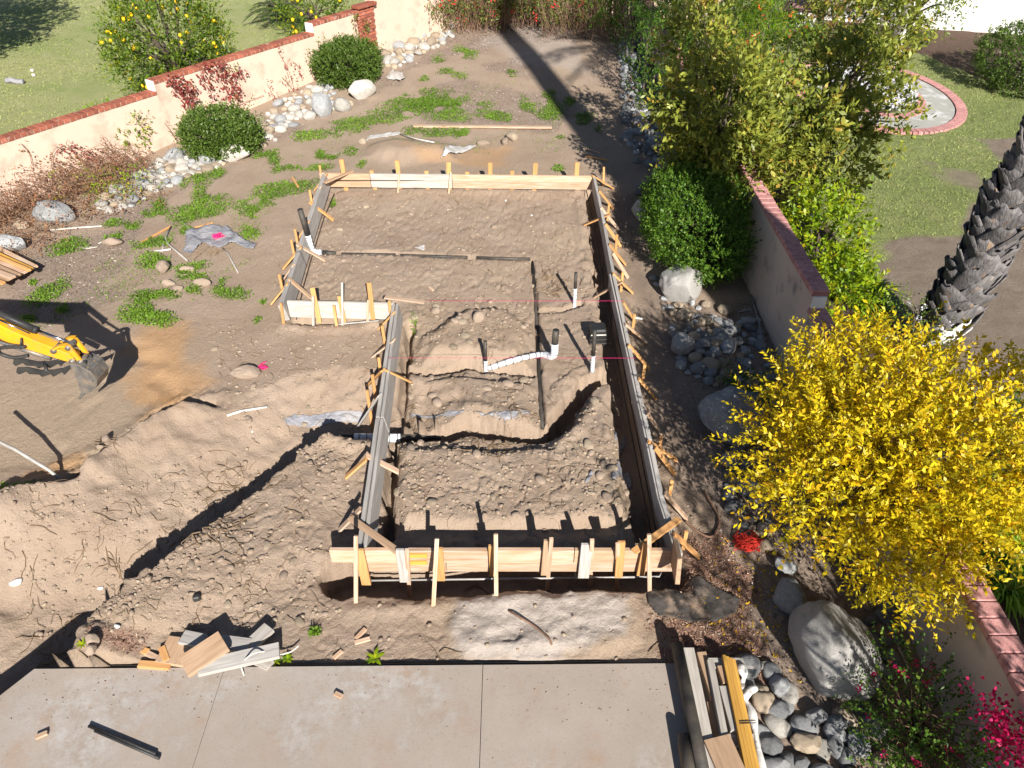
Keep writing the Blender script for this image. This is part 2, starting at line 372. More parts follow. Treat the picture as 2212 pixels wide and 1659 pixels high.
# ---------------------------------------------------------------- the building plot: levels, trenches, spoil
WALL0 = Vector((-5.6, 16.016)); WD = Vector((.6895, 1)).normalized()          # line of the peach wall
WN = Vector((WD.y, -WD.x))                                                     # towards the plot
def wall_s(x, y): return (x - WALL0.x) * WD.x + (y - WALL0.y) * WD.y
def wall_d(x, y): return (x - WALL0.x) * WN.x + (y - WALL0.y) * WN.y
RW = 3.33                                                                     # inner face of the right wall
BT = .30                                                                      # top of the form boards
cA, cB, cC, cD, cE, cF = [PZ(x, y, BT) for x, y in ((703, 374), (1285, 380), (1462, 1183), (782, 1186), (855, 655), (612, 650))]
TR = [  # polyline, half width, depth
    (wpoly([(1276, 395), (1290, 500), (1305, 620), (1322, 740), (1347, 880), (1372, 1000), (1392, 1120), (1408, 1215)]), .13, .40),
    (wpoly([(745, 1246), (900, 1246), (1100, 1240), (1300, 1238), (1435, 1230)]), .23, .42),
    (wpoly([(886, 700), (878, 760), (872, 800), (866, 880), (850, 960), (843, 1060), (835, 1160)]), .075, .30),
    (wpoly([(640, 692), (730, 694), (820, 683)]), .07, .16),
    (wpoly([(740, 938), (690, 943), (655, 965), (610, 1000), (540, 1058), (470, 1105), (430, 1146), (380, 1190), (330, 1232), (270, 1282), (215, 1330), (165, 1374), (110, 1420), (60, 1464), (0, 1518), (-60, 1572)]), .18, .7),
    (wpoly([(168, 1424), (130, 1428), (95, 1440)]), .07, .5),
    (wpoly([(760, 944), (870, 945), (950, 937), (1010, 924), (1060, 933), (1165, 943), (1205, 930), (1222, 895), (1240, 868), (1265, 835), (1300, 818)]), .14, .42),
    (wpoly([(870, 795), (905, 803), (930, 806), (985, 797), (1010, 786), (1045, 795), (1100, 800), (1150, 808)]), .05, .22),
    (wpoly([(680, 547), (850, 550), (1000, 555), (1148, 560)]), .04, .045),
    (wpoly([(1148, 560), (1158, 640), (1163, 760), (1168, 850), (1172, 930)]), .045, .09),
    (wpoly([(1165, 668), (1215, 668), (1255, 650)]), .05, .14),
    (wpoly([(150, 1048), (190, 1014), (240, 978), (300, 938), (350, 903), (400, 877), (462, 872)]), .065, .26),
    (wpoly([(20, 1082), (60, 1070), (110, 1058), (160, 1046)]), .10, .30),
    (wpoly([(205, 1441), (600, 1440), (900, 1437), (1310, 1434)]), .03, .12),
]
def hp(pts, z): return [PZ(a, b, z).xy for a, b in pts]
BERM = hp([(-120, 1020), (30, 1000), (130, 985), (180, 950), (230, 915), (310, 865), (385, 835), (460, 830), (520, 880), (640, 915), (650, 945), (600, 985), (530, 1040), (450, 1095), (380, 1160), (310, 1215), (250, 1250), (180, 1340), (90, 1410), (-100, 1480)], .2)
BERM2 = hp([(700, 960), (780, 975), (760, 1100), (740, 1230), (600, 1260), (480, 1330), (260, 1420), (140, 1428), (230, 1340), (290, 1284), (400, 1205), (480, 1120), (620, 1010)], .1)
PAD1 = hp([(900, 720), (1000, 655), (1100, 650), (1150, 690), (1155, 790), (1060, 785), (1010, 775), (900, 785)], .1)
PAD2 = hp([(885, 812), (1010, 800), (1060, 805), (1155, 815), (1158, 915), (1060, 918), (1000, 912), (878, 925)], .1)
PAD3 = hp([(850, 960), (960, 955), (1090, 965), (1180, 955), (1235, 900), (1280, 840), (1320, 870), (1345, 980), (1375, 1130), (1000, 1150), (860, 1140), (838, 1080)], .1)
BACKM = hp([(780, 300), (850, 285), (1000, 300), (1010, 345), (850, 352), (770, 335)], .1)
SAND = wpoly([(955, 1345), (985, 1290), (1060, 1275), (1200, 1262), (1320, 1262), (1385, 1275), (1398, 1340), (1392, 1390), (1340, 1428), (1200, 1434), (1000, 1434), (960, 1400)])
PIT = hp([(-150, 720), (240, 700), (330, 740), (400, 800), (420, 850), (330, 900), (200, 985), (60, 1030), (-150, 1040)], -.05)
INSIDE = [v.xy for v in (cA, cB, cC, cD, cE, cF)]
SLAB = [PZ(74, 1445, .05).xy, PZ(1560, 1432, .05).xy, Vector((PZ(1560, 1432, .05).x, -.6)), Vector((-6.5, -.6)), PZ(-60, 1549, .05).xy]
REAR = wpoly([(-150, 1090), (20, 1076), (100, 1062), (152, 1046), (192, 1012), (240, 978), (300, 938), (350, 903), (400, 877), (466, 868), (560, 895)])
def sline(x, y, pts):
    best = None
    for a, b in zip(pts[:-1], pts[1:]):
        d = dseg(x, y, a, b); sg = np.sign((b[0] - a[0]) * (y - a[1]) - (b[1] - a[1]) * (x - a[0]))
        if best is None: best, s_ = d, sg
        else: k = d < best - 1e-9; best = np.where(k, d, best); s_ = np.where(k, sg, s_)
    return best * s_
DIAG = TR[4][0]
def height(x, y):
    d_in = sdpoly(x, y, INSIDE); ins = ss((d_in + .25) / .3)
    berm = sdpoly(x, y, BERM); b2 = sdpoly(x, y, BERM2)
    rough = np.clip(.22 + .78 * np.maximum(ins, np.maximum(ss((berm + .3) / .3), ss((b2 + .4) / .4))), 0, 1)
    nearfront = ss((5.0 - y) / .8) * ss((3.2 - x) / 1); rough = np.maximum(rough, .55 * nearfront)
    h = (fbm(x, y, .55, 3, 1) - .5) * .16 * (.35 + .65 * rough)
    h = h + .23 * ss((y - 14) / 5.5) - .16 * ss((-x - 4.6) / 2) * (1 - ss((y - 12.5) / 3))
    wob = (fbm(x, y, 2.3, 3, 5) - .5) * .24
    dT = np.minimum(dline(x, y, TR[4][0]), dline(x, y, TR[5][0])); near = (sdpoly(x, y, BERM2) > -.2) & (-sline(x, y, DIAG) < 0)
    sr = -sline(x, y, REAR) + wob * .25
    h = h + .27 * ss((berm - .02 + wob * .9) / .34) * ss(sr / .07) * ss((dT - .12 + wob * .5) / .7) + .09 * ss((b2 + wob) / .4) + np.where(near, (.10 + .10 * ss((4.8 - y) / .6)) * np.exp(-(np.maximum(dT - .13, 0) / .3) ** 2), 0)
    for P_, a, e in ((PAD1, .17, .25), (PAD2, .09, .12), (PAD3, .12, .16)): h = h + a * ss((sdpoly(x, y, P_) + wob * .4) / e)
    h = h + .16 * ss((sdpoly(x, y, BACKM) + wob) / .6)
    h = h - .05 * ss((sdpoly(x, y, PIT) + wob) / .3)
    sand = sdpoly(x, y, SAND); sf = ss((sand + wob * .5) / .15)
    h = h + .05 * sf
    # clods, footprints, crumbs
    cl = billow(x, y, 5.2, 4, 21); h = h + rough * (1 - .8 * sf) * (cl - .55) * .012
    h = h + rough * (1 - .7 * sf) * np.maximum(0, vn(x * 15, y * 15, 31) - .66) * .06 * vn(x * 3, y * 3, 33)
    rid = np.abs(2 * fbm(x * 1.2 + .5 * wob, y, 3.1, 3, 41) - 1); h = h - rough * (1 - sf) * .020 * ss((.09 - rid) / .09)
    h = h + (fbm(x, y, 11, 3, 48) - .5) * .022 * rough * ss((fbm(x, y, 1.1, 2, 47) - .35) / .25) + (fbm(x, y, 34, 3, 51) - .5) * (.008 + .013 * rough)
    h = h + sf * ((fbm(x * 1.0, y * 1.5, 5.5, 3, 61) - .5) * .06 - .025 * ss((.34 - vn(x * 5.5, y * 7, 63)) / .2))
    # tracks raked into the orange pit
    pit = ss((sdpoly(x, y, PIT)) / .2); h = h + pit * .012 * np.sin(14 * np.hypot(x + 4.6, (y - 6.3) * 1.2) + 3 * wob) * ss((x + 5.3) / .5) * ss((fbm(x, y, 1.3, 2, 71) - .42) / .1)
    # trenches with crumbling edges
    edge = (fbm(x, y, 4.5, 4, 81) - .5)
    sdg = -sline(x, y, DIAG) + edge * .20              # positive on the far side: a steep near bank, a long far slope
    low = ss((4.75 - y) / .7); Dp = .56 + .14 * low; rise = sdg * (.47 - .17 * low)
    prof_ = np.where(sdg < -.16, 9, np.where(sdg < 0, -Dp, -Dp + rise))
    ramp = np.minimum(h, prof_ + (fbm(x, y, 6, 3, 99) - .5) * .07); k = ss((sdg + .20) / .05) * ss((1.9 - sdg) / .3) * ss((y - DIAG[-1][1] + .10) / .25); h = h * (1 - k) + ramp * k
    for i, (pl, hw, dp) in enumerate(TR):
        if i == 4: continue
        d = dline(x, y, pl); e = edge * (.16 if hw > .06 else .05)
        cut = ss((hw + e * .8 - d) / (.05 if hw > .06 else .03))
        floor = -dp + (fbm(x, y, 6, 3, 90 + i) - .5) * .08
        h = h * (1 - cut) + np.minimum(h, floor) * cut
        if hw > .06: h = h + .05 * np.exp(-((d - hw - .11) / .08) ** 2) * vn(x * 6, y * 6, 101 + i)
    sl = sdpoly(x, y, SLAB); h = np.where(sl > -.02, np.minimum(h, -.12), h)
    h = np.where(wall_d(x, y) < -.12, -.5, h); h = np.where(x > RW + .1, -.5, h)
    return h
NX = 860; xs = np.linspace(-10.6, 3.55, NX)
rowsY = [2.0]
while rowsY[-1] < 24.2: rowsY.append(rowsY[-1] * 1.0047)
ys = np.array(rowsY); NY = len(ys)
GX, GY = np.meshgrid(xs, ys); GH = height(GX, GY)
def gz(x, y):
    fx = np.interp(x, xs, np.arange(NX)); fy = np.interp(y, ys, np.arange(NY))
    i = np.minimum(fx.astype(int) if hasattr(fx, 'astype') else int(fx), NX - 2); j = np.minimum(fy.astype(int) if hasattr(fy, 'astype') else int(fy), NY - 2)
    a = fx - i; b = fy - j
    return (GH[j, i] * (1 - a) + GH[j, i + 1] * a) * (1 - b) + (GH[j + 1, i] * (1 - a) + GH[j + 1, i + 1] * a) * b
def gp(px, py, dz=0.0, it=4):
    z = 0.0
    for _ in range(it):
        p = PZ(px, py, z); z = .5 * z + .5 * (float(gz(p.x, p.y)) + dz)
    p = PZ(px, py, z); p.z = float(gz(p.x, p.y)) + dz; return p
# soil kinds, measured as areas on the site: r sand/pale, g orange subsoil, b mulch, a dry straw ; second: r red bark, g darker strip right of the boards, b buff
def area(polys, soft=.25, wobs=1.8, s=0, amp=.5):
    wv = (fbm(GX, GY, wobs, 4, 200 + s) - .5) * amp * 2
    m = np.zeros_like(GX)
    for P_ in polys: m = np.maximum(m, ss((sdpoly(GX, GY, wpoly(P_)) + wv * .8 + soft * .3) / soft))
    return m
z1 = np.zeros((NY, NX, 4)); z2 = np.zeros((NY, NX, 4))
z1[..., 0] = np.maximum(ss((sdpoly(GX, GY, SAND) + (fbm(GX, GY, 3, 4, 7) - .5) * .45) / .14), .55 * area([[(1190, 60), (1260, 130), (1270, 170), (1150, 165), (1000, 110)]], .5, 2, 4))
z1[..., 1] = area([[(300, 700), (420, 690), (430, 830), (400, 870), (300, 860), (255, 760)], [(60, 1010), (180, 960), (200, 1000), (100, 1030)]], .3, 1.5, 1) + .7 * area([[(870, 320), (980, 335), (1090, 325), (1100, 365), (900, 360)], [(330, 870), (420, 860), (400, 900), (300, 905)]], .3, 1.5, 2)
z1[..., 2] = area([[(180, 450), (330, 410), (450, 365), (560, 320), (640, 275), (760, 235), (860, 165), (1010, 100), (1100, 95), (1120, 110), (900, 170), (820, 215), (720, 260), (600, 300), (560, 330), (480, 380), (380, 420), (270, 480), (200, 470)],
    [(1020, 155), (1130, 140), (1160, 165), (1150, 185), (1040, 175)], [(950, 200), (1000, 190), (1180, 215), (1290, 260), (1180, 290), (900, 275), (880, 250)],
    [(0, 560), (100, 500), (200, 470), (290, 480), (260, 560), (230, 640), (120, 700), (60, 720), (0, 650)], [(930, 60), (1340, 60), (1340, 110), (950, 120)],
    [(1340, 100), (1500, 100), (1560, 360), (1650, 640), (1500, 640), (1420, 560), (1380, 330)], [(1480, 640), (1700, 640), (1800, 1100), (2100, 1700), (1600, 1700), (1620, 1450), (1500, 1280), (1490, 1100), (1440, 900)]], .3, 1.6, 3)
z1[..., 3] = .9 * area([[(-80, 780), (190, 780), (300, 860), (300, 930), (180, 1000), (60, 1010), (-80, 1020)]], .4, 1.4, 5)
z2[..., 0] = area([[(1390, 1290), (1480, 1240), (1600, 1290), (1640, 1400), (1620, 1480), (1480, 1480), (1380, 1434), (1290, 1434), (1300, 1425), (1395, 1370)], [(1500, 1180), (1600, 1210), (1640, 1290), (1560, 1280), (1500, 1240)], [(190, 1370), (330, 1380), (330, 1440), (190, 1440)], [(540, 1400), (640, 1410), (640, 1440), (540, 1440)]], .25, 2.2, 6)
z2[..., 1] = .6 * area([[(1300, 420), (1380, 420), (1500, 900), (1560, 1200), (1480, 1180), (1400, 800)]], .4, 2, 8)
z2[..., 2] = np.clip(1.3 * ss((fbm(GX, GY, .9, 3, 300) - .42) / .25), 0, 1)
inm = sdpoly(GX, GY, INSIDE)
V = np.stack([GX, GY, GH], -1).reshape(-1, 3)
ii = np.arange(NX * NY).reshape(NY, NX)
Fq = np.stack([ii[:-1, :-1], ii[:-1, 1:], ii[1:, 1:], ii[1:, :-1]], -1).reshape(-1, 4)
m, nt_, p, o_ = newmat('bare_soil')
geo = nd(nt_, 'ShaderNodeTexCoord').outputs['Object']
n1 = noise_n(nt_, geo, 1.6, 6, lo=.38, hi=.64); n2 = noise_n(nt_, geo, 9, 6, .7, lo=.35, hi=.68); n3 = noise_n(nt_, geo, 55, 4, .7, lo=.35, hi=.7)
col = mixc(nt_, n1, (.43, .33, .252), (.37, .275, .205))
a1 = nd(nt_, 'ShaderNodeAttribute', attribute_name='zone'); s1 = nd(nt_, 'ShaderNodeSeparateColor'); nt_.links.new(a1.outputs['Color'], s1.inputs[0])
a2 = nd(nt_, 'ShaderNodeAttribute', attribute_name='zone2'); s2 = nd(nt_, 'ShaderNodeSeparateColor'); nt_.links.new(a2.outputs['Color'], s2.inputs[0])
def mul(nt, a, b):
    n = nd(nt, 'ShaderNodeMath', operation='MULTIPLY'); nt.links.new(a, n.inputs[0])
    if hasattr(b, 'is_output'): nt.links.new(b, n.inputs[1])
    else: n.inputs[1].default_value = b
    return n.outputs[0]
col = mixc(nt_, mul(nt_, mul(nt_, s2.outputs[2], n2), .6), col, (.40, .30, .205))
col = mixc(nt_, mul(nt_, n3, .3), col, (.26, .185, .135))
straw = mixc(nt_, noise_n(nt_, geo, 18, 6, .8, lo=.3, hi=.7), (.47, .36, .25), (.36, .28, .205))
col = mixc(nt_, mul(nt_, a1.outputs['Alpha'], .85), col, straw)
col = mixc(nt_, mul(nt_, s1.outputs[1], .75), col, (.50, .295, .145))
mul_c = mixc(nt_, noise_n(nt_, geo, 28, 6, .8, lo=.3, hi=.7), (.13, .098, .08), (.36, .29, .245))
col = mixc(nt_, mul(nt_, s1.outputs[2], .5), col, mul_c)
red_c = mixc(nt_, noise_n(nt_, geo, 30, 6, .8, lo=.3, hi=.7), (.19, .095, .065), (.36, .23, .175))
col = mixc(nt_, mul(nt_, s2.outputs[0], .85), col, red_c)
sand_c = mixc(nt_, noise_n(nt_, geo, 5, 6, .7, lo=.35, hi=.7), (.50, .435, .385), (.42, .36, .315))
col = mixc(nt_, mul(nt_, s1.outputs[0], .92), col, sand_c)
col = mixc(nt_, mul(nt_, s2.outputs[1], .8), col, (.13, .10, .085))
nt_.links.new(col, p.inputs['Base Color']); p.inputs['Roughness'].default_value = .95; p.inputs['Specular IOR Level'].default_value = .12
b1 = bump_n(nt_, p, noise_n(nt_, geo, 40, 8, .75, lo=.2, hi=.8), 1.0, .014)
bump_n(nt_, p, noise_n(nt_, geo, 210, 4, .7, lo=.2, hi=.8), .5, .003, b1)
MT['soil'] = m
mk('ground', V, Fq, m, smooth=False, kind='structure', attrs=dict(zone=z1.reshape(-1, 4), zone2=z2.reshape(-1, 4)), label='bare excavated earth of the building plot with trenches and spoil')
print('ground', NX, NY)
# ---------------------------------------------------------------- lawns and land beyond
def lawnmat(name, ca, cb, cc, holes):
    m, nt, p, o = newmat(name); g = nd(nt, 'ShaderNodeTexCoord').outputs['Object']
    c = mixc(nt, noise_n(nt, g, .45, 4, .6, lo=.4, hi=.6), ca, cb)
    c = mixc(nt, mul(nt, noise_n(nt, g, 2.2, 5, .7, lo=.4, hi=.7), .6), c, cc)
    c = mixc(nt, mul(nt, noise_n(nt, g, 45, 4, .8, lo=.35, hi=.65), .5), c, [x * .5 for x in ca])
    if holes:
        at = nd(nt, 'ShaderNodeAttribute', attribute_name='zone'); s = nd(nt, 'ShaderNodeSeparateColor'); nt.links.new(at.outputs[0], s.inputs[0])
        d = mixc(nt, noise_n(nt, g, 3, 7, .75, lo=.35, hi=.65), (.36, .29, .23), (.29, .225, .175))
        c = mixc(nt, s.outputs[0], c, d)
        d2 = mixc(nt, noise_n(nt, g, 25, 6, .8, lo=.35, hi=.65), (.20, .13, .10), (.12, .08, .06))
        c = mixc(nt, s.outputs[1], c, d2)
    nt.links.new(c, p.inputs['Base Color']); p.inputs['Roughness'].default_value = .9; p.inputs['Specular IOR Level'].default_value = .15
    b = bump_n(nt, p, noise_n(nt, g, 38, 7, .85, lo=.25, hi=.75), 1.0, .03); return m
LWN = (.52, .53, .24), (.37, .44, .15), (.60, .56, .31)
def wpt(s, d, z=0): return Vector((WALL0.x + WD.x * s + WN.x * d, WALL0.y + WD.y * s + WN.y * d, z))
q = [wpt(-30, -.12), wpt(14, -.12), wpt(40, -40), wpt(-30, -60)]
mk('lawn', [v[:] for v in q], [(0, 1, 2, 3)], lawnmat('pale_lawn', *LWN, False), kind='structure', label='pale mown lawn behind the peach wall')
# right garden with bare patches and beds
rx = np.linspace(3.45, 16, 420); ry = np.linspace(1.2, 26, 620); QX, QY = np.meshgrid(rx, ry)
def farea(polys, soft=.25, s=0, amp=.35):
    wv = (fbm(QX, QY, 1.6, 4, 400 + s) - .5) * amp * 2; m_ = np.zeros_like(QX)
    for P_ in polys: m_ = np.maximum(m_, ss((sdpoly(QX, QY, wpoly(P_)) + wv) / soft))
    return m_
zr = np.zeros(QX.shape + (4,))
zr[..., 0] = farea([[(1890, 520), (1960, 500), (2060, 500), (2090, 440), (2180, 400), (2500, 380), (2500, 1200), (1950, 900), (1870, 700)], [(2100, 300), (2200, 290), (2300, 330), (2300, 360), (2150, 350)]], .2, 1) + .8 * farea([[(1960, 330), (2060, 355), (2150, 370), (2130, 430), (2030, 380)]], .3, 2)
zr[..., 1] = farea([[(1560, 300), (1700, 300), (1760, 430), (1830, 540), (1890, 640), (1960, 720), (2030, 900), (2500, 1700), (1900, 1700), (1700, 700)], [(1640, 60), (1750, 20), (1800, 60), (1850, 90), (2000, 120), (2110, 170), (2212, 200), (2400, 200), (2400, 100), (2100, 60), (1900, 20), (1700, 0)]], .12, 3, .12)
QH = (fbm(QX, QY, .6, 3, 9) - .5) * .10 + (fbm(QX, QY, 7, 4, 12) - .5) * .03
i2 = np.arange(QX.size).reshape(QX.shape)
F2 = np.stack([i2[:-1, :-1], i2[:-1, 1:], i2[1:, 1:], i2[1:, :-1]], -1).reshape(-1, 4)
mk('garden_lawn', np.stack([QX, QY, QH], -1).reshape(-1, 3), F2, lawnmat('right_lawn', (.30, .36, .13), (.37, .42, .16), (.46, .44, .22), True), kind='structure', attrs=dict(zone=zr.reshape(-1, 4)), label='neighbouring lawn with worn bare patches right of the wall')
def rz(x, y):
    i = int(np.clip(np.searchsorted(rx, x), 0, len(rx) - 1)); j = int(np.clip(np.searchsorted(ry, y), 0, len(ry) - 1)); return float(QH[j, i])
def rzv(x, y): return QH[np.clip(np.searchsorted(ry, y), 0, len(ry) - 1), np.clip(np.searchsorted(rx, x), 0, len(rx) - 1)]
# surrounding land, one frame-shaped sheet
o1 = [(-300, -200), (300, -200), (300, 400), (-300, 400)]; i1 = [(-10.5, -.4), (15.9, -.4), (15.9, 25.9), (-10.5, 25.9)]
Vv = [(x, y, -.6) for x, y in o1 + i1]
mk('surrounding_land', Vv, [(0, 1, 5, 4), (1, 2, 6, 5), (2, 3, 7, 6), (3, 0, 4, 7)], MT['rock_dusty'], kind='structure', label='earth stretching away around the gardens')
# low base under the plot
mk('subsoil', [(-11, -1, -1.8), (16, -1, -1.8), (16, 26, -1.8), (-11, 26, -1.8)], [(0, 1, 2, 3)], MT['rock_dusty'], kind='structure', label='earth beneath the gardens')
# ---------------------------------------------------------------- concrete slab with joints
sx = [-2.31, -.235]; sl0, sl1 = SLAB[0], SLAB[1]; ch = SLAB[4]
def ytop(x): return sl0.y + (sl1.y - sl0.y) * (x - sl0.x) / (sl1.x - sl0.x)
slab = thing('concrete_slab', 'wide stained concrete patio slab along the bottom of the plot', 'patio', (0, 2.5, 0))
def prism(name, poly, z0, z1, mat, parent=None, **k):
    n = len(poly); V_ = [(a, b, z0) for a, b in poly] + [(a, b, z1) for a, b in poly]
    Fs = [tuple(range(n - 1, -1, -1)), tuple(range(n, 2 * n))] + [(i, (i + 1) % n, n + (i + 1) % n, n + i) for i in range(n)]
    return mk(name, V_, Fs, mat, parent, **k)
g = .0025
prism('slab_panel', [(ch.x, ch.y), (-6.5, -.6), (sx[0] - g, -.6), (sx[0] - g, ytop(sx[0])), (sl0.x, sl0.y)], -.35, .05, MT['concrete'], slab)
prism('slab_panel', [(sx[0] + g, -.6), (sx[1] - g, -.6), (sx[1] - g, ytop(sx[1])), (sx[0] + g, ytop(sx[0]))], -.35, .052, MT['concrete'], slab)
prism('slab_panel', [(sx[1] + g, -.6), (sl1.x, -.6), (sl1.x, sl1.y), (sx[1] + g, ytop(sx[1]))], -.35, .051, MT['concrete'], slab)
# ---------------------------------------------------------------- brick meshes
BR = [box_mesh('brick', .102, .235, .07, MT['brick'], .008) for _ in range(3)]
BRP = [box_mesh('pink_brick', .128, .195, .07, MT['brick_pink'], .008) for _ in range(3)]
BRF = [box_mesh('face_brick', .195, .10, .058, MT['brick'], .006) for _ in range(2)]
def wob(a): return random.uniform(-a, a)
# peach wall: stepped
gw = thing('garden_wall', 'peach stucco wall with stepped red brick coping along the left of the plot', 'wall', tuple(wpt(-4, 0)), None)
S = lambda k: k * 5.6 * math.hypot(.6895, 1)
s_a, s_b, s_c, s_p0, s_p1, s_e = S(-1.35), S(-.2967), S(.3045), S(.505), S(.585), S(1.13)
hts = [(s_a, s_b, .171 * 5.6), (s_b, s_c, .2045 * 5.6), (s_c, s_p0, .2385 * 5.6), (s_p0, s_p1, .2385 * 5.6), (s_p1, s_e, 1.95)]
def wallseg(name, sa, sb, d0, d1, z0, z1, mat, par):
    P_ = [wpt(sa, d0), wpt(sb, d0), wpt(sb, d1), wpt(sa, d1)]
    return prism(name, [(v.x, v.y) for v in P_], z0, z1, mat, par)
for k, (a, b, z) in enumerate(hts):
    wallseg('wall_panel', a, b, -.2, 0, -.5, z - .07, MT['stucco'], gw)
    if k == 4: continue
    wallseg('mortar_bed', a, b, -.208, .010, z - .069, z - .012, MT['mortar'], gw)
    n = int((b - a) / .1085); st = (b - a) / n
    for i in range(n):
        if a + i * st < s_b - 7.2: continue
        c = wpt(a + (i + .5) * st, -.1, z - .033 + wob(.003))
        inst('brick', random.choice(BR), mat4(c, Matrix.Rotation(math.atan2(WD.y, WD.x) + wob(.02), 3, 'Z') @ Matrix.Rotation(wob(.02), 3, 'Y')), gw)
for a, z in ((s_b, .2045 * 5.6), (s_c, .2385 * 5.6)):
    wallseg('end_cap', a - .035, a - .002, -.205, .005, z - .26, z - .005, MT['plaster'], gw)
# brick pier in the wall face
pr = thing('brick_pier', 'red brick pier standing in the peach wall behind the clipped bush', 'pier', tuple(wpt(s_p0, 0)))
wallseg('mortar_core', s_p0 + .01, s_p1 - .01, .001, .062, -.3, 1.28, MT['mortar'], pr)
pw = s_p1 - s_p0
rz_ = Matrix.Rotation(math.atan2(WD.y, WD.x), 3, 'Z')
for r in range(21):
    z = .02 + r * .068; off = 0 if r % 2 else .1
    x = -off
    while x < pw - .03:
        x0 = max(x, 0); x1 = min(x + .195, pw)
        if x1 - x0 > .05:
            c = wpt(s_p0 + (x0 + x1) / 2, .035 + wob(.003), z)
            o = inst('brick', BRF[r % 2], mat4(c, rz_) @ Matrix.Diagonal(((x1 - x0) / .2, 1, 1, 1)), pr)
        x += .208
for i in range(int(pw / .105) + 1):
    c = wpt(s_p0 + .02 + i * .105, .03, 1.41); inst('cap_brick', BR[0], mat4(c, rz_), pr)
# white plaster back wall
bw = thing('back_wall', 'cream stucco wall across the back of the plot behind the thicket', 'wall', (0, 23.4, 0))
prism('wall_panel', [(-1.6, 23.35), (6, 23.35), (6, 23.55), (-1.6, 23.55)], -.5, 1.9, MT['stucco'], bw)
prism('wall_coping', [(-1.6, 23.3), (6, 23.3), (6, 23.6), (-1.6, 23.6)], 1.9, 1.96, MT['stucco'], bw)
# right wall with pink coping
rw = thing('boundary_wall', 'weathered pale wall with stepped pink brick coping along the right side', 'wall', (RW, 8, 0))
YS = 1.234 * 5.6
for a, b, z in ((.4, YS, 1.015), (YS, 22.9, 1.225)):
    prism('wall_panel', [(RW, a), (RW + .13, a), (RW + .13, b), (RW, b)], -.5, z - .07, MT['stucco_pink'], rw)
    prism('mortar_bed', [(RW - .028, a), (RW + .152, a), (RW + .152, b), (RW - .028, b)], z - .069, z - .012, MT['mortar_pink'], rw)
    n = int((b - a) / .134); st = (b - a) / n
    for i in range(n):
        if a + i * st > 13.5: break
        inst('brick', random.choice(BRP), mat4((RW + .062 + wob(.004), a + (i + .5) * st, z - .033 + wob(.003)), Matrix.Rotation(R(90) + wob(.015), 3, 'Z')), rw)
    if a > 1: prism('far_coping', [(RW - .035, 13.6), (RW + .16, 13.6), (RW + .16, b), (RW - .035, b)], z - .068, z, MT['brick_pink'], rw)
prism('end_cap', [(RW - .01, YS - .03), (RW + .135, YS - .03), (RW + .135, YS - .002), (RW - .01, YS - .002)], .98, 1.16, MT['plaster'], rw)
# white plaster wall far right
fw = thing('white_wall', 'bright white wall in the top right corner of the garden', 'wall', (13.5, 23, 0))
a_, b_ = PZ(2020, 62, 0), PZ(2480, 100, 0)
dv = (b_ - a_).normalized(); nv = Vector((-dv.y, dv.x, 0)) * .2
prism('wall_panel', [(a_ - dv * 3)[:2], (b_)[:2], (b_ + nv)[:2], (a_ - dv * 3 + nv)[:2]], -.3, 1.5, MT['plaster'], fw)
prism('wall_coping', [(a_ - dv * 3 - nv * .15)[:2], (b_ - nv * .15)[:2], (b_ + nv * 1.15)[:2], (a_ - dv * 3 + nv * 1.15)[:2]], 1.5, 1.56, MT['plaster'], fw)
# ================================================================ the formwork
fw_ = thing('formwork', 'timber form boards on stakes and braces, laid out as the L-shaped footing', 'formwork', (0, 8, 0))
def board(a, b, top, h, mat, th=.04, name='board', side=0, up=(0, 0, 1)):
    a = Vector((a.x, a.y, top - h / 2)); b = Vector((b.x, b.y, top - h / 2))
    n = Vector((-(b - a).y, (b - a).x, 0)).normalized() * side; return plank(name, a + n, b + n, th, h, mat, fw_, up=up)
def lerp2(a, b, t): return a.lerp(b, t)
# back: three boards end to end with an upper and a lower course
for t0, t1, mt in ((0, .165, 'wood_tan'), (.167, .47, 'wood_white'), (.472, 1.0, 'wood_dusty')):
    board(lerp2(cA, cB, t0), lerp2(cA, cB, t1), .30, .115, MT[mt]); board(lerp2(cA, cB, t0), lerp2(cA, cB, t1), .182, .125, MT[mt], side=-.004)
board(PZ(690, 374, BT), PZ(702, 374, BT), .31, .2, MT['wood_tan'])
# left, step, inner left
for i in range(3):
    t0, t1 = i / 3 + .004, (i + 1) / 3 - .004
    board(lerp2(cF + (cF - cA) * .03, cA, t0), lerp2(cF, cA, t1), .30, .24, MT['wood_grey'], th=.07, up=(-.2, 0, 1))
board(cF + Vector((.05, 0, 0)), cE - Vector((.03, 0, 0)), .302, .245, MT['wood_white'])
board(PZ(853, 655, BT), PZ(819, 900, BT), .30, .24, MT['wood_grey'], th=.04, up=(-.16, 0, 1)); board(PZ(818.6, 903, BT), PZ(780, 1180, BT), .30, .24, MT['wood_grey'], th=.04, up=(-.16, 0, 1))
board(PZ(861, 655, BT), PZ(829, 900, BT), .296, .236, MT['wood_grey'], th=.035, up=(-.16, 0, 1)); board(PZ(828.6, 903, BT), PZ(792, 1180, BT), .298, .236, MT['wood_grey'], th=.035, up=(-.16, 0, 1))
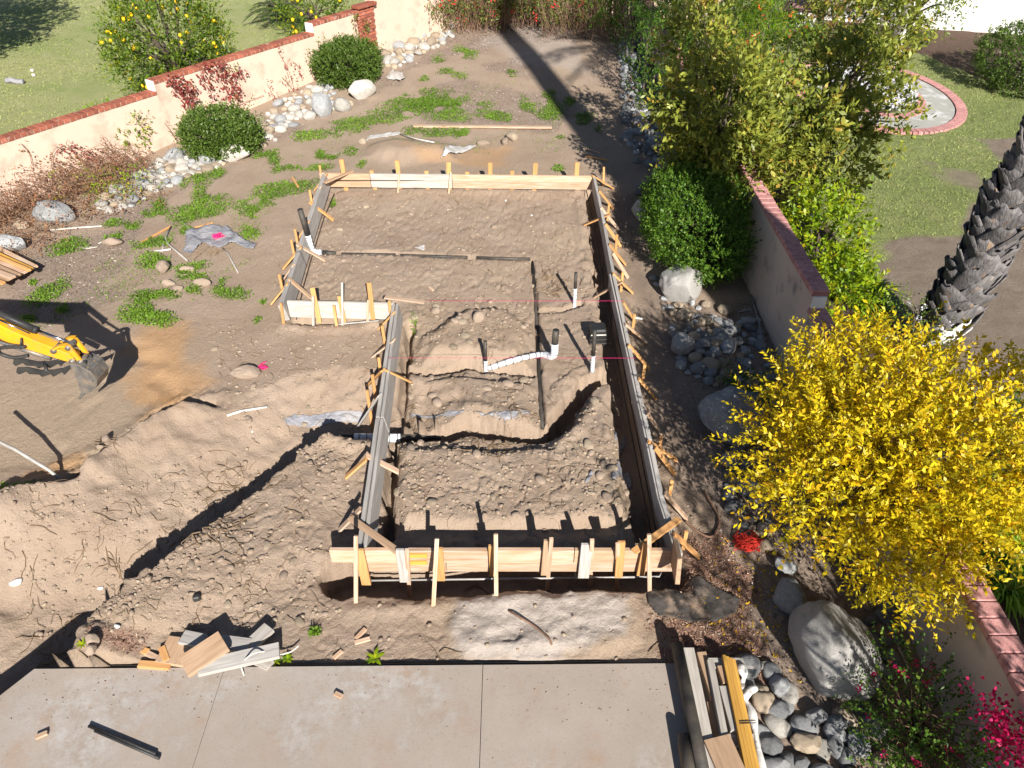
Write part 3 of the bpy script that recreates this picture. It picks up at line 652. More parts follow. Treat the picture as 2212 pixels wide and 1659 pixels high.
# right, bowed line of boards
rt = [(1283, 378), (1305, 480), (1325, 590), (1352, 715), (1378, 835), (1404, 950), (1430, 1075), (1470, 1196)]
for (a, b) in zip(rt[:-1], rt[1:]): board(PZ(a[0], a[1] + .6, BT), PZ(b[0], b[1] - .6, BT), .30, .25, MT['wood_grey'], th=.045)
for (a, b) in zip(rt[2:-1], rt[3:]): board(PZ(a[0] - 7, a[1], BT), PZ(b[0] - 7, b[1], BT), .285, .2, MT['wood_grey'], th=.02)
e0 = PZ(1463, 1196, BT); e1 = PZ(1472, 1216, BT)
# front, two courses
Yf = cD.y
def fp(px, z=BT): v = PZ(px, 1184, BT); return Vector((v.x, Yf, z))
board(fp(712), fp(866), .30, .17, MT['wood_dusty']); board(fp(867.5), fp(1062), .30, .17, MT['wood_dusty'], side=-.002); board(fp(1063.5), fp(1240), .30, .17, MT['wood_dusty']); board(fp(1241.5), fp(1459), .30, .17, MT['wood_tan'], side=-.002)
board(fp(757), fp(960), .127, .13, MT['wood_dusty'], side=.003); board(fp(962), fp(1462), .127, .13, MT['wood_dusty'], side=.001)
for a, b, z in ((866, 923, .27), (866, 921, .17)): board(fp(a) - Vector((0, .032, 0)), fp(b) - Vector((0, .032, 0)), z, .045, MT['wood_yellow'], th=.02, name='splice')
def stk(top, bot, wd=.05, th=.03, mt='wood_new', name='stake', up=None):
    plank(name, bot, top, wd, th, MT[mt], fw_, up=up or (0, 1, 0))
# back stakes (outside of the back board) and thin kickers inside
Yb = lambda px: lerp2(cA, cB, (px - 703) / 582).y
for px, ht in ((742, .53), (804, .34), (859, .52), (919, .34), (969, .50), (1011, .33), (1059, .50), (1105, .36), (1156, .50), (1247, .52)):
    X = PY(px, 372, Yb(px)).x; y = Yb(px) + .04
    stk(Vector((X + wob(.02), y, ht)), Vector((X + wob(.02), y, -.15)), .075 if ht > .4 else .065, .035, random.choice(['wood_new', 'wood_new', 'wood_tan']))
for px in (861, 972):
    X = PY(px, 372, Yb(px)).x; stk(Vector((X + .02, Yb(px) - .05, .36)), Vector((X - .03, Yb(px) - .11, 0)), .03, .02, 'wood_dusty')
def brace(p, q, mt='wood_new', wd=.065, z0=.325, name='brace', z1=None):
    a = PZ(p[0], p[1], z0); b = gp(q[0], q[1], .015) if z1 is None else PZ(q[0], q[1], z1)
    plank(name, a, b, wd, .022, MT[mt], fw_)
BRL = [((706, 376), (680, 411)), ((694, 403), (672, 440)), ((668, 478), (645, 515)), ((651, 533), (611, 580)), ((635, 572), (612, 606)), ((622, 611), (586, 656)),
       ((852, 675), (818, 710)), ((852, 734), (805, 770)), ((826, 801), (795, 832)), ((792, 991), (747, 1031)), ((779, 1099), (732, 1147)),
       ((1279, 379), (1325, 407)), ((1294, 412), (1326, 452)), ((1298, 448), (1337, 497)), ((1308, 484), (1341, 533)), ((1316, 527), (1352, 572)), ((1324, 547), (1357, 601)), ((1324, 590), (1367, 633)),
       ((1347, 653), (1373, 697)), ((1351, 700), (1398, 740)), ((1357, 745), (1403, 796)), ((1380, 818), (1417, 861)), ((1398, 892), (1434, 944)), ((1400, 953), (1462, 995)), ((1415, 967), (1458, 1025)), ((1436, 1065), (1484, 1121)), ((1456, 1154), (1510, 1204))]
for i, (a, b) in enumerate(BRL): brace(a, b, 'wood_dusty' if i % 3 == 1 else 'wood_new', wd=.06 if i < 11 else .055)
for a, b, mt in (((668, 436), (721, 476), 'wood_new'), ((640, 527), (703, 563), 'wood_dusty'), ((623, 601), (674, 645), 'wood_tan'), ((831, 798), (886, 824), 'wood_new'), ((790, 983), (862, 1020), 'wood_dusty'), ((821, 853), (773, 921), 'wood_grey'), ((1318, 463), (1262, 487), 'wood_new'), ((1344, 609), (1283, 642), 'wood_tan')): brace(a, b, mt)
for a, b, mt in (((761, 369), (701, 395), 'wood_tan'), ((756, 1118), (860, 1192), 'wood_tan'), ((1467, 1121), (1369, 1192), 'wood_new'), ((831, 642), (917, 653), 'wood_dusty')): brace(a, b, mt, z1=.325)
VS = [((692, 357), (697, 385)), ((669, 410), (676, 435)), ((638, 500), (645, 520)), ((631, 518), (637, 545)), ((607, 603), (612, 620)), ((841, 650), (847, 687)), ((821, 775), (825, 814)), ((813, 849), (815, 871)), ((805, 896), (806, 920)), ((822, 704), (834, 739)),
      ((1299, 361), (1304, 388)), ((1316, 443), (1312, 462)), ((1333, 507), (1328, 545)), ((1345, 590), (1341, 615)), ((1369, 683), (1366, 705)), ((1391, 788), (1387, 819)), ((1425, 948), (1423, 967)), ((1445, 1049), (1445, 1066)), ((1476, 1165), (1469, 1198)), ((617, 655), (612, 685)), ((725, 660), (727, 690))]
for a, b in VS:
    q = gp(b[0], b[1] + 14); t = PY(a[0], a[1], q.y); t.x = q.x + (t.x - q.x) * .35; t.z = min(max(t.z, .3), .55)
    q.z -= .1; stk(t, q, .035, .028, 'wood_new')
Yw = cF.y - .05
for a, b, wd, mt, dy in (((675, 622), (690, 694), .06, 'wood_new', 0), ((676, 640), (677, 700), .035, 'wood_white', -.06), ((733, 640), (745, 698), .055, 'wood_new', 0), ((739, 610), (740, 701), .028, 'wood_grey', -.06), ((797, 611), (806, 687), .06, 'wood_new', 0), ((796, 648), (794, 691), .035, 'wood_dusty', -.06)):
    stk(PY(a[0], a[1], Yw + dy), PY(b[0], b[1] + 3, Yw + dy - .02), wd, .022, mt)
for a, b, wd, mt in (((775, 1187), (792, 1262), .085, 'wood_new'), ((865, 1187), (874, 1256), .085, 'wood_grey'), ((947, 1184), (953, 1253), .075, 'wood_new'), ((1064, 1178), (1067, 1243), .075, 'wood_new'), ((1184, 1167), (1177, 1241), .075, 'wood_tan'), ((1268, 1175), (1260, 1247), .10, 'wood_grey'), ((1342, 1170), (1336, 1246), .07, 'wood_new'), ((1398, 1171), (1383, 1242), .07, 'wood_new')):
    stk(PY(a[0], a[1], Yf - .055), PY(b[0], b[1], Yf - .065), wd, .028, mt)
for a, b in (((769, 1157), (769, 1305)), ((879, 1187), (885, 1287)), ((944, 1163), (936, 1312)), ((1071, 1153), (1072, 1291)), ((1191, 1163), (1181, 1277)), ((1279, 1166), (1275, 1265)), ((1334, 1174), (1333, 1273)), ((1402, 1154), (1403, 1282))):
    stk(PY(a[0], a[1], Yf - .10), gp(b[0], b[1], -.02), .036, .028, 'wood_dusty')
# loose board standing at the front right corner
plank('board', PY(1456, 1192, Yf - .02) , PY(1466, 1235, Yf - .30), .26, .04, MT['wood_tan'], fw_, up=(1, 0, 0))
# ---------------------------------------------------------------- reinforcing bars
def bar(name, pl, r, mat, label, cat, group=None, z=None, **k):
    P_ = [gp(a, b, .02) if z is None else PZ(a, b, z) for a, b in pl]
    c = sum(P_, Vector()) / len(P_); return tube(name, P_, r, MT[mat], None, k.pop('seg', 6), loc=tuple(c), label=label, cat=cat, group=group)
bar('rebar', [(1266, 408), (1285, 500), (1302, 610), (1322, 720), (1347, 850), (1372, 980), (1398, 1110), (1414, 1190)], .009, 'steel', 'long bar running in the trench nearest the right hand boards', 'rebar', z=-.05)
bar('rebar', [(1274, 400), (1295, 500), (1312, 610), (1333, 720), (1358, 850), (1384, 980), (1408, 1105), (1424, 1185)], .009, 'steel', 'long bar close against the inside of the right form board', 'rebar', z=.02)
bar('rebar', [(700, 390), (1000, 390), (1280, 392)], .008, 'steel', 'thin bar lying along the face of the rear form board', 'rebar', z=.19)
bar('rebar', [(722, 418), (700, 470), (672, 560), (655, 620), (640, 690)], .007, 'steel', 'thin bar lying on the earth beside the left board', 'rebar', z=.03)
bar('rebar', [(855, 690), (842, 780), (832, 860), (812, 1000), (800, 1110)], .008, 'steel', 'bar hung beside the inner left board above its trench', 'rebar', z=.05)
bar('rebar', [(640, 699), (740, 700), (818, 694)], .012, 'pvc_dull', 'grey rod lying in the shallow trench under the white board', 'rod')
bar('rebar', [(795, 1254), (1100, 1250), (1424, 1246), (1428, 1236)], .010, 'pvc_dull', 'pale bar in the trench beneath the front boards', 'rebar', z=-.12)
bar('rebar', [(859, 692), (868, 694), (862, 730), (850, 800)], .007, 'steel', 'bent bar leaning inside the corner of the white board', 'rebar', z=.08)
for y in (649.5, 773):
    x0, x1 = (852, 1347) if y < 700 else (838, 1372)
    a = PZ(x0, y, .31); b = PZ(x1, y + .5, .31)
    tube('string_line', [a, b], .0018, MT['pink'], None, 5, loc=tuple((a + b) / 2), label='pink string line stretched across the %s of the formwork' % ('middle' if y > 700 else 'rear half, from the white board corner'), cat='string')
# ---------------------------------------------------------------- plumbing
def rings(par, pts, r, n):
    """black tape spirals on a wrapped pipe"""
    L = len(pts)
    for i in range(n):
        k = (i + .5) / n * (L - 1); j = int(k); p = Vector(pts[j]).lerp(Vector(pts[min(j + 1, L - 1)]), k - j); t = (Vector(pts[min(j + 1, L - 1)]) - Vector(pts[j])).normalized()
        a = t.orthogonal().normalized(); b = t.cross(a); loop = [p + (a * math.cos(q) + b * math.sin(q)) * (r * 1.03) + t * math.sin(q) * r * .35 for q in np.linspace(0, 2 * math.pi, 15)]
        mbx = MB(); mbx.add(tube_arr(loop, r * .10, 5, False)); mbx.mk('tape_band', MT['black'], par)
def pipe_top(par, p, d, r):
    p = Vector(p); d = Vector(d).normalized()
    mk('pipe_mouth', *tube_arr([p - d * .001, p + d * .002], r * .8, 12), MT['machine_black'], par)
# left stub
b0 = gp(676, 547, .03); up = PY(648, 452, b0.y + .02)
t1 = thing('plumbing_stub', 'tall black and white wrapped drain stub leaning over the left form board', 'pipe', tuple(b0))
w0 = b0.lerp(up, .42); line = smoothline([w0, b0.lerp(up, .15), b0 + Vector((.03, 0, .03)), b0 + Vector((.14, 0, .01))], 5)
tube('pipe', [w0, up], .042, MT['black_dusty'], t1, 14); tube('wrapped_pipe', line, .046, MT['white_wrap'], t1, 14); rings(t1, line, .046, 8); pipe_top(t1, up, up - w0, .042)
tube('drain_pipe', [line[-1], gp(726, 548, .02)], .04, MT['black_dusty'], t1, 12)
# black line in its shallow trench
for a, b, lab in (((738, 549), (855, 551), 'left'), ((865, 552), (1010, 556), 'middle'), ((1030, 557), (1146, 560), 'right')):
    bar('drain_pipe', [a, b], .027, 'black_dusty', 'half buried black drain pipe across the pad, %s length' % lab, 'pipe', z=-.012, seg=10)
bar('drain_pipe', [(1150, 561), (1156, 640), (1160, 720)], .020, 'black_dusty', 'half buried black drain pipe running towards the house, rear length', 'pipe', z=-.055, seg=10)
bar('drain_pipe', [(1161, 728), (1166, 850), (1172, 925)], .024, 'black_dusty', 'half buried black drain pipe running towards the cross trench, front length', 'pipe', z=-.06, seg=10)
bar('drain_pipe', [(1170, 668), (1212, 667)], .02, 'pvc_dull', 'short grey pipe in the small trench by the thin stub', 'pipe', z=-.08, seg=8)
def stub(label, base, top, r, frac, bands):
    b = gp(*base, -.02); u = PY(top[0], top[1], b.y); t = thing('plumbing_stub', label, 'pipe', tuple(b)); mdl = b.lerp(u, frac)
    ln = [b.lerp(mdl, k / 6) for k in range(7)]; tube('wrapped_pipe', ln, r * 1.12, MT['white_wrap'], t, 12); rings(t, ln, r * 1.12, bands)
    tube('pipe', [mdl, u], r, MT['black_dusty'], t, 12); pipe_top(t, u, u - mdl, r); return t, b, u
stub('slim white wrapped stub with a black top near the right boards', (1241, 663), (1244, 589), .022, .6, 6)
t3, b3, u3 = stub('small striped stub of the low pipe run in the middle of the pad', (1049, 792), (1048, 737), .022, .38, 4)
bE = gp(1196, 772, .06); uE = PY(1201, 713, bE.y + .02)
t4 = thing('plumbing_run', 'white wrapped pipe run with large elbow and black mouth on the pad', 'pipe', tuple(bE))
ln = smoothline([b3 + Vector((.03, 0, .06)), gp(1110, 778, .07), gp(1165, 766, .07), bE + Vector((-.01, 0, .02)), bE.lerp(uE, .5)], 6)
tube('wrapped_pipe', ln, [.034] * 14 + [.046] * (len(ln) - 14), MT['white_wrap'], t4, 14); rings(t4, ln, .042, 15)
tube('pipe', [bE.lerp(uE, .5), uE], .04, MT['black_dusty'], t4, 14); pipe_top(t4, uE, uE - bE, .04)
bx = gp(1290, 748, -.05)
t5 = thing('plumbing_box', 'black plastic box set in the earth beside the right trench', 'box', tuple(bx)); c = Vector((bx.x, bx.y, bx.z))
me = box_mesh('box', .20, .20, .26, MT['black'], .02); inst('shell', me, mat4(c + Vector((0, .08, .13)), Matrix.Rotation(.05, 3, 'Z')), t5)
for z in (.06, .12, .18): inst('rib', box_mesh('rib', .215, .215, .012, MT['machine_black'], .003), mat4(c + Vector((0, .08, z)), Matrix.Rotation(.05, 3, 'Z')), t5)
inst('rim', box_mesh('rim', .19, .012, .012, MT['pvc'], .002), mat4(c + Vector((0, -.028, .2)), Matrix.Rotation(.05, 3, 'Z')), t5)
stub('striped stub with a long black top standing before the black box', (1278, 818), (1285, 712), .024, .40, 7)
t6 = thing('plumbing_run', 'white wrapped pipe passing under the inner left form board', 'pipe', tuple(gp(820, 950)))
ln = [PZ(766 + k * 9, 946, -.10) for k in range(12)]; tube('wrapped_pipe', ln, .05, MT['white_wrap'], t6, 14); rings(t6, ln, .05, 6)
tube('pipe', [PZ(735, 941, -.06), PZ(768, 946, -.10)], [.02, .047], MT['black_dusty'], t6, 12); tube('drain_pipe', [PZ(866, 946, -.1), PZ(945, 944, -.2), PZ(1010, 932, -.25), PZ(1060, 938, -.25), PZ(1168, 948, -.2)], .045, MT['black_dusty'], t6, 12)
# ================================================================ mini excavator
A0 = PZ(-6, 702, 1.10); A1 = PZ(163, 757, .84)
ax = (A1 - A0).normalized(); fr = frame(ax); EL = (A1 - A0).length
ex = thing('excavator', 'yellow mini excavator reaching in from the left with bucket and thumb', 'excavator', (-8.0, 6.5, -.03))
def E(s, z, y=0): return A0 + fr @ Vector((s, y, z))
def prof(name, pts, wd, mat, y0=0, par=ex, **k):
    n = len(pts); V_ = [E(s, z, y0 - wd / 2) for s, z in pts] + [E(s, z, y0 + wd / 2) for s, z in pts]
    Fs = [tuple(range(n - 1, -1, -1)), tuple(range(n, 2 * n))] + [(i, (i + 1) % n, n + (i + 1) % n, n + i) for i in range(n)]
    o = mk(name, V_, Fs, MT[mat], par, **k)
    bv = o.modifiers.new('b', 'BEVEL'); bv.width = .008; bv.segments = 2; bv.limit_method = 'ANGLE'; return o
L_ = EL
prof('dipper_arm', [(-.28, .10), (-.1, .17), (.0, .16), (.10, .06), (.40, .01), (L_ - .06, -.02), (L_ + .03, -.06), (L_ + .02, -.14), (L_ - .10, -.15), (.1, -.16), (-.02, -.22), (-.12, -.13), (-.3, -.08)], .12, 'yellow')
for y in (-.062, .062): prof('side_plate', [(L_ - .02, -.03), (L_ + .03, -.07), (L_ + .01, -.13), (L_ - .06, -.13), (L_ - .08, -.06)], .012, 'yellow', y)
def cyl(name, a, b, r, mat, par=ex, seg=12): return tube(name, [a, b], r, MT[mat], par, seg)
cyl('bucket_cylinder', E(-.1, .20), E(L_ - .40, .115), .036, 'machine_black'); cyl('cylinder_rod', E(L_ - .40, .115), E(L_ - .03, .085), .016, 'chrome')
cyl('cylinder_cap', E(L_ - .43, .117), E(L_ - .39, .113), .043, 'machine_black')
cyl('hard_line', E(-.1, .15, -.04), E(L_ - .45, .075, -.04), .008, 'chrome')
for y in (-.07, .07):
    mb = MB(); arc = [E(L_ - .20 + .02 * k, -.02 + .13 * math.sin(k / 8 * 1.45), y) for k in range(9)]
    for a, b in zip(arc[:-1], arc[1:]): mb.box(a, b, .05, .02, up=(0, 0, 1))
    mb.mk('link_arm', MT['yellow'], ex)
    mb = MB(); mb.box(E(L_ - .04, .11, y * .9), E(L_ + .08, -.06, y * .9), .02, .055, up=fr @ Vector((1, 0, 0))); mb.mk('link_bar', MT['yellow'], ex)
for s, z in ((L_ - .03, .085), (L_ + .09, -.07), (L_, -.10), (L_ - .19, -.03)): cyl('pin', E(s, z, -.095), E(s, z, .095), .028, 'machine_grey')
prof('decal', [(.30, -.055), (.365, -.06), (.363, -.10), (.298, -.095)], .002, 'wood_yellow', -.062)
tube('hose', smoothline([E(-.35, .12, -.09), E(-.15, .13, -.1), (E(-.02, .05, -.12)), E(.02, -.08, -.12), E(.15, -.13, -.1), E(.34, -.09, -.09)], 6), .017, MT['hose'], ex, 10)
tube('hose', smoothline([E(.34, -.09, -.09), E(.2, -.13, -.12), E(.08, -.20, -.13), E(.08, -.28, -.12), E(.2, -.30, -.1), E(.34, -.24, -.06)], 6), .02, MT['machine_black'], ex, 10)
cyl('thumb_cylinder', E(.05, -.24), E(L_ - .28, -.235), .03, 'machine_grey'); cyl('hose_clamp', E(.30, -.12, -.11), E(.30, .0, -.07), .012, 'machine_black')
# thumb: two toothed black bars hanging back under the arm
for y, dx in ((-.05, 0), (.05, -.10)):
    pts = [(L_ - .02, -.17), (L_ - .12, -.27), (L_ - .25, -.36), (L_ - .38, -.42), (L_ - .52, -.44), (L_ - .64, -.50)]
    low = [(s - .015, z - .07) for s, z in pts]
    teeth = []
    for k, (s, z) in enumerate(reversed(low)): teeth += [(s, z), (s + .03, z - .025)]
    prof('thumb_bar', [(s + dx, z) for s, z in pts + teeth], .025, 'machine_black', y)
cyl('thumb_pin', E(L_ - .30, -.40, -.06), E(L_ - .40, -.40, .06), .02, 'machine_black')
# bucket: curved shell between two cheeks
bp = [(L_ - .0, -.10), (L_ + .10, -.08), (L_ + .22, -.12), (L_ + .28, -.22), (L_ + .27, -.33), (L_ + .20, -.43), (L_ + .12, -.50)]
BWD = .23
for y in (-BWD / 2, BWD / 2): prof('bucket_cheek', bp + [(L_ + .09, -.46), (L_ + .07, -.32), (L_ + .02, -.2)], .014, 'machine_grey', y)
mb = MB()
for a, b in zip(bp[:-1], bp[1:]): mb.box(E(a[0], a[1]), E(b[0], b[1]), BWD, .014, up=fr @ Vector((0, 0, 1)))
mb.mk('bucket_shell', MT['machine_grey'], ex)
for y in (-.09, .03): prof('worn_paint_patch', [(L_ + .17, -.095), (L_ + .222, -.117), (L_ + .284, -.22), (L_ + .274, -.33), (L_ + .25, -.36), (L_ + .26, -.24), (L_ + .20, -.14)], .035, 'yellow', y)
for y in (-.11, -.035, .035, .11): prof('bucket_tooth', [(L_ + .105, -.47), (L_ + .14, -.50), (L_ + .09, -.60), (L_ + .07, -.59)], .04, 'machine_grey', y)
for y in (-.055, .055): prof('bucket_ear', [(L_ - .06, -.06), (L_ + .02, -.05), (L_ + .14, -.05), (L_ + .16, -.12), (L_ - .02, -.16)], .02, 'machine_black', y)
# the rest of the machine stands outside the picture
plank('boom', (-7.35, 6.46, 1.25), A0 + Vector((-.12, 0, .05)), .16, .24, MT['yellow'], ex)
inst('house', box_mesh('house', 1.5, 1.2, 1.0, MT['yellow'], .08), mat4((-8.3, 6.5, 1.0), Matrix.Rotation(.05, 3, 'Z')), ex)
inst('canopy', box_mesh('canopy', 1.1, 1.1, .08, MT['machine_black'], .03), mat4((-8.3, 6.5, 2.35), Matrix.Rotation(.05, 3, 'Z')), ex)
for y in (5.85, 7.15):
    inst('track', box_mesh('track', 1.7, .26, .42, MT['machine_black'], .15), mat4((-8.3, y, .18), Matrix.Identity(3)), ex)
    for xx in (-8.75, -7.85): cyl('canopy_post', (xx, y * .35 + 6.5 * .65, 1.4), (xx, y * .35 + 6.5 * .65, 2.33), .03, 'machine_black')
# ================================================================ lumber
def lum(name, p, q, wd, th, z, mt, label, cat='plank', group=None, tilt=(0, 0, 1), z1=None):
    a = PZ(p[0], p[1], z); b = PZ(q[0], q[1], z if z1 is None else z1)
    return plank(name, a, b, wd, th, MT[mt], None, up=tilt, label=label, cat=cat, group=group)
g1 = 'planks fanned out at the left edge of the yard'
for i, (a, b, mt) in enumerate((((-60, 508), (138 * .56, 577), 'wood_dusty'), ((-60, 522), (70, 581), 'wood_yellow'), ((-60, 531), (64, 584), 'wood_new'), ((-70, 545), (52, 590), 'wood_dusty'), ((-70, 550), (38, 596), 'wood_tan'), ((-75, 560), (28, 600), 'wood_dusty'), ((-75, 572), (16, 606), 'wood_tan'), ((-75, 585), (8, 612), 'wood_new'))):
    lum('plank', a, b, (.07, .04, .05, .12, .10, .09, .10, .06)[i], .035, -.03 + .04 * (i % 3), mt, 'sawn plank in the fanned stack, number %d from the rocks' % (i + 1) if False else ['topmost pale plank of the fan beside the rock bed', 'narrow yellow lath second in the fan of planks', 'narrow orange lath third in the fan of planks', 'widest dusty plank in the fan by the weeds', 'grey brown plank in the middle of the fan', 'dusty plank below the middle of the fan', 'second lowest tan plank of the fan', 'lowest orange plank of the fan at the picture edge'][i], group=g1)
zb = .03
OFF = [((660, 0), 0)]
def off(c, L, wd, th, ang, z, mt, label, tx=0, tz=0):
    p = PZ(c[0], c[1], z); rot = Matrix.Rotation(R(ang), 3, 'Z') @ Matrix.Rotation(R(tz), 3, 'Y') @ Matrix.Rotation(R(tx), 3, 'X')
    inst('offcut', box_mesh('offcut', L, wd, th, MT[mt], .003), mat4(p, rot), None, label=label, cat='offcut', group='timber offcuts dumped on the slab edge')
off((441, 1413), .34, .20, .035, 40, .17, 'wood_tan', 'tan square ended offcut lying on top of the heap, faintly scrawled', 8, -4)
off((388, 1408), .24, .30, .035, 82, .06, 'wood_tan', 'dark tan offcut standing under the top board of the heap')
off((417, 1381), .20, .12, .035, -12, .09, 'wood_grey', 'short grey offcut behind the tan top board')
off((505, 1392), .26, .13, .035, -8, .09, 'wood_grey', 'grey offcut right behind the tan top board')
off((517, 1424), .62, .13, .04, 16, .13, 'wood_grey', 'longest grey offcut tilted across the slab edge', 5, 2)
off((560, 1376), .22, .12, .035, 55, .08, 'wood_white', 'pale grey offcut with its corner pointing up right')
off((334, 1437), .26, .06, .03, -4, .06, 'wood_new', 'orange offcut strip lying along the slab edge')
off((336, 1421), .20, .05, .03, -25, .04, 'wood_dusty', 'thin orange offcut left in the heap')
off((355, 1413), .15, .055, .03, -55, .07, 'wood_new', 'small orange block leaning in the heap')
off((374, 1410), .11, .07, .03, 5, .05, 'wood_dusty', 'small dusty block in the middle of the heap')
off((311, 1406), .08, .055, .03, -20, .05, 'wood_new', 'smallest orange block at the left end of the heap')
off((570, 1432), .14, .09, .035, -25, .05, 'wood_white', 'pale little offcut at the right end of the heap')
for c, L, ang, lab in (((779, 1369), .12, 55, 'small pinkish wood scrap pointing up on the earth'), ((783, 1384), .13, 18, 'small pinkish wood scrap lying beside its twin'), ((730, 1414), .09, 50, 'sliver of pale wood near the slab edge'), ((738, 1524), .07, -25, 'wood sliver on the middle of the concrete slab'), ((109, 1610), .08, 28, 'white sliver at the left of the slab'), ((931, 624), .11, -55, 'brown block of wood on the pad behind the mound')):
    p = gp(c[0], c[1], .015); p.z = max(p.z, .068 if c[1] > 1440 else p.z)
    inst('wood_scrap', box_mesh('scrap', L, .035, .02, MT['wood_dusty'], .002), mat4(p, Matrix.Rotation(R(ang), 3, 'Z')), None, label=lab, cat='wood scrap')
# stack on the right end of the slab
g2 = 'lumber lying over the right end of the slab'
bk = thing('black_pipe', 'long thick black plastic pipe on the left of the lumber stack', 'pipe', tuple(PZ(1500, 1550, .1)))
tube('pipe', [PZ(1462, 1392, .17), PZ(1497, 1560, .17), PZ(1530, 1720, .17)], .05, MT['black_dusty'], bk, 14); 
bk2 = thing('black_pipe', 'shorter black plastic pipe beside the long one at the bottom edge', 'pipe', tuple(PZ(1478, 1640, .1)))
tube('pipe', [PZ(1476, 1588, .15), PZ(1500, 1720, .15)], .045, MT['black_dusty'], bk2, 14)
LS = [((1484, 1402), (1548, 1720), .105, .05, .17, 'wood_white', 'wide whitish plank next to the black pipe in the stack'), ((1514, 1411), (1546, 1512), .075, .05, .14, 'wood_tan', 'short tan plank second from the black pipe'), ((1533, 1428), (1576, 1650), .05, .05, .18, 'wood_white', 'narrow pale plank in the middle of the stack'),
      ((1556, 1440), (1569, 1478), .06, .045, .12, 'wood_tan', 'short tan block before the yellow laths'), ((1562, 1484), (1588, 1580), .07, .045, .12, 'wood_grey', 'grey plank between the pale plank and the laths'), ((1534, 1518), (1552, 1590), .06, .045, .10, 'wood_tan', 'short greyish plank beside the whitish one'), ((1547, 1594), (1612, 1740), .20, .04, .20, 'wood_tan', 'widest tan board lying across the near end of the stack')]
for a, b, wd, th, z, mt, lab in LS: lum('plank', a, b, wd, th, z, mt, lab, group=g2)
lum('sleeper', (1484, 1436), (1630, 1436), .09, .06, .085, 'wood_grey', 'sleeper under the far end of the lumber stack', 'timber')
lum('sleeper', (1500, 1600), (1640, 1600), .09, .04, .075, 'wood_grey', 'sleeper under the near end of the lumber stack', 'timber')
bn = thing('lath_bundle', 'bundle of yellow laths tied with wire at the right of the lumber', 'laths', tuple(PZ(1600, 1550, .1)))
for i in range(4):
    a = PZ(1563 + i * 7, 1416 + i * 3, .16); b = PZ(1633 + i * 8.6, 1760, .16); plank('lath', a, b, .026, .03, MT['wood_yellow'], bn)
    if i < 3:
        a.z = b.z = .125; a += Vector((.01, 0, 0)); plank('lath', a, b, .026, .03, MT['wood_yellow'], bn)
mb = MB(); mb.box(PZ(1597, 1558, .178), PZ(1632, 1556, .178), .006, .004); mb.box(PZ(1598, 1563, .178), PZ(1633, 1561, .178), .006, .004); mb.mk('tie_wire', MT['steel'], bn)
lum('lath', (1466, 1602), (1477, 1680), .012, .012, .065, 'wood_new', 'thin orange lath by the shorter black pipe', 'lath')
# white strip
pts = [PZ(1599, 1436, .12), PZ(1607, 1460, .10), PZ(1602, 1480, .06), PZ(1609, 1510, .06), PZ(1624, 1545, .07), PZ(1634, 1600, .09), PZ(1648, 1680, .09), PZ(1665, 1750, .1)]
tube('driftwood', smoothline(pts, 5), [.03 + .012 * math.sin(i * .7) for i in range(36)], MT['bark_white'], None, 8, loc=tuple(pts[3]), label='white crooked strip lying between the laths and the river stones', cat='strip')
tube('forked_strip', smoothline([PZ(1606, 1510, .08), PZ(1620, 1492, .09), PZ(1632, 1487, .07)], 4), .03, MT['bark_white'], None, 8, loc=tuple(PZ(1615, 1500, .07)), label='white forked stub beside the crooked strip', cat='strip')
# two black angle pipes on the slab
for a, b, lab in (((192, 1568), (337, 1629), 'upper one of two thin dark pipes lying on the slab'), ((205, 1578), (344, 1638), 'lower one of two thin dark pipes lying on the slab')):
    tube('slab_pipe', [PZ(*a, .067), PZ(*b, .067)], .013, MT['machine_black'], None, 8, loc=tuple(PZ(*a, .06)), label=lab, cat='pipe')
tube('looped_tubing', smoothline([PZ(527, 1459, .055), PZ(522, 1434, .10), PZ(545, 1413, .20), PZ(575, 1407, .13), PZ(600, 1414, .06), PZ(628, 1408, .05), PZ(646, 1394, .05)], 5), .006, MT['pvc'], None, 6, loc=tuple(PZ(540, 1430, .05)), label='white cord looped over the timber offcuts', cat='cord')
tube('edge_pipe', [PZ(215, 1440, .02), PZ(575, 1439.5, .02)], .014, MT['machine_black'], None, 8, loc=tuple(PZ(400, 1440, .0)), label='dark conduit along the left of the slab edge', cat='conduit')
tube('edge_pipe', [PZ(640, 1439, .02), PZ(1300, 1432, .02)], .014, MT['machine_black'], None, 8, loc=tuple(PZ(1000, 1436, .0)), label='dark conduit along the sand pile edge of the slab', cat='conduit')
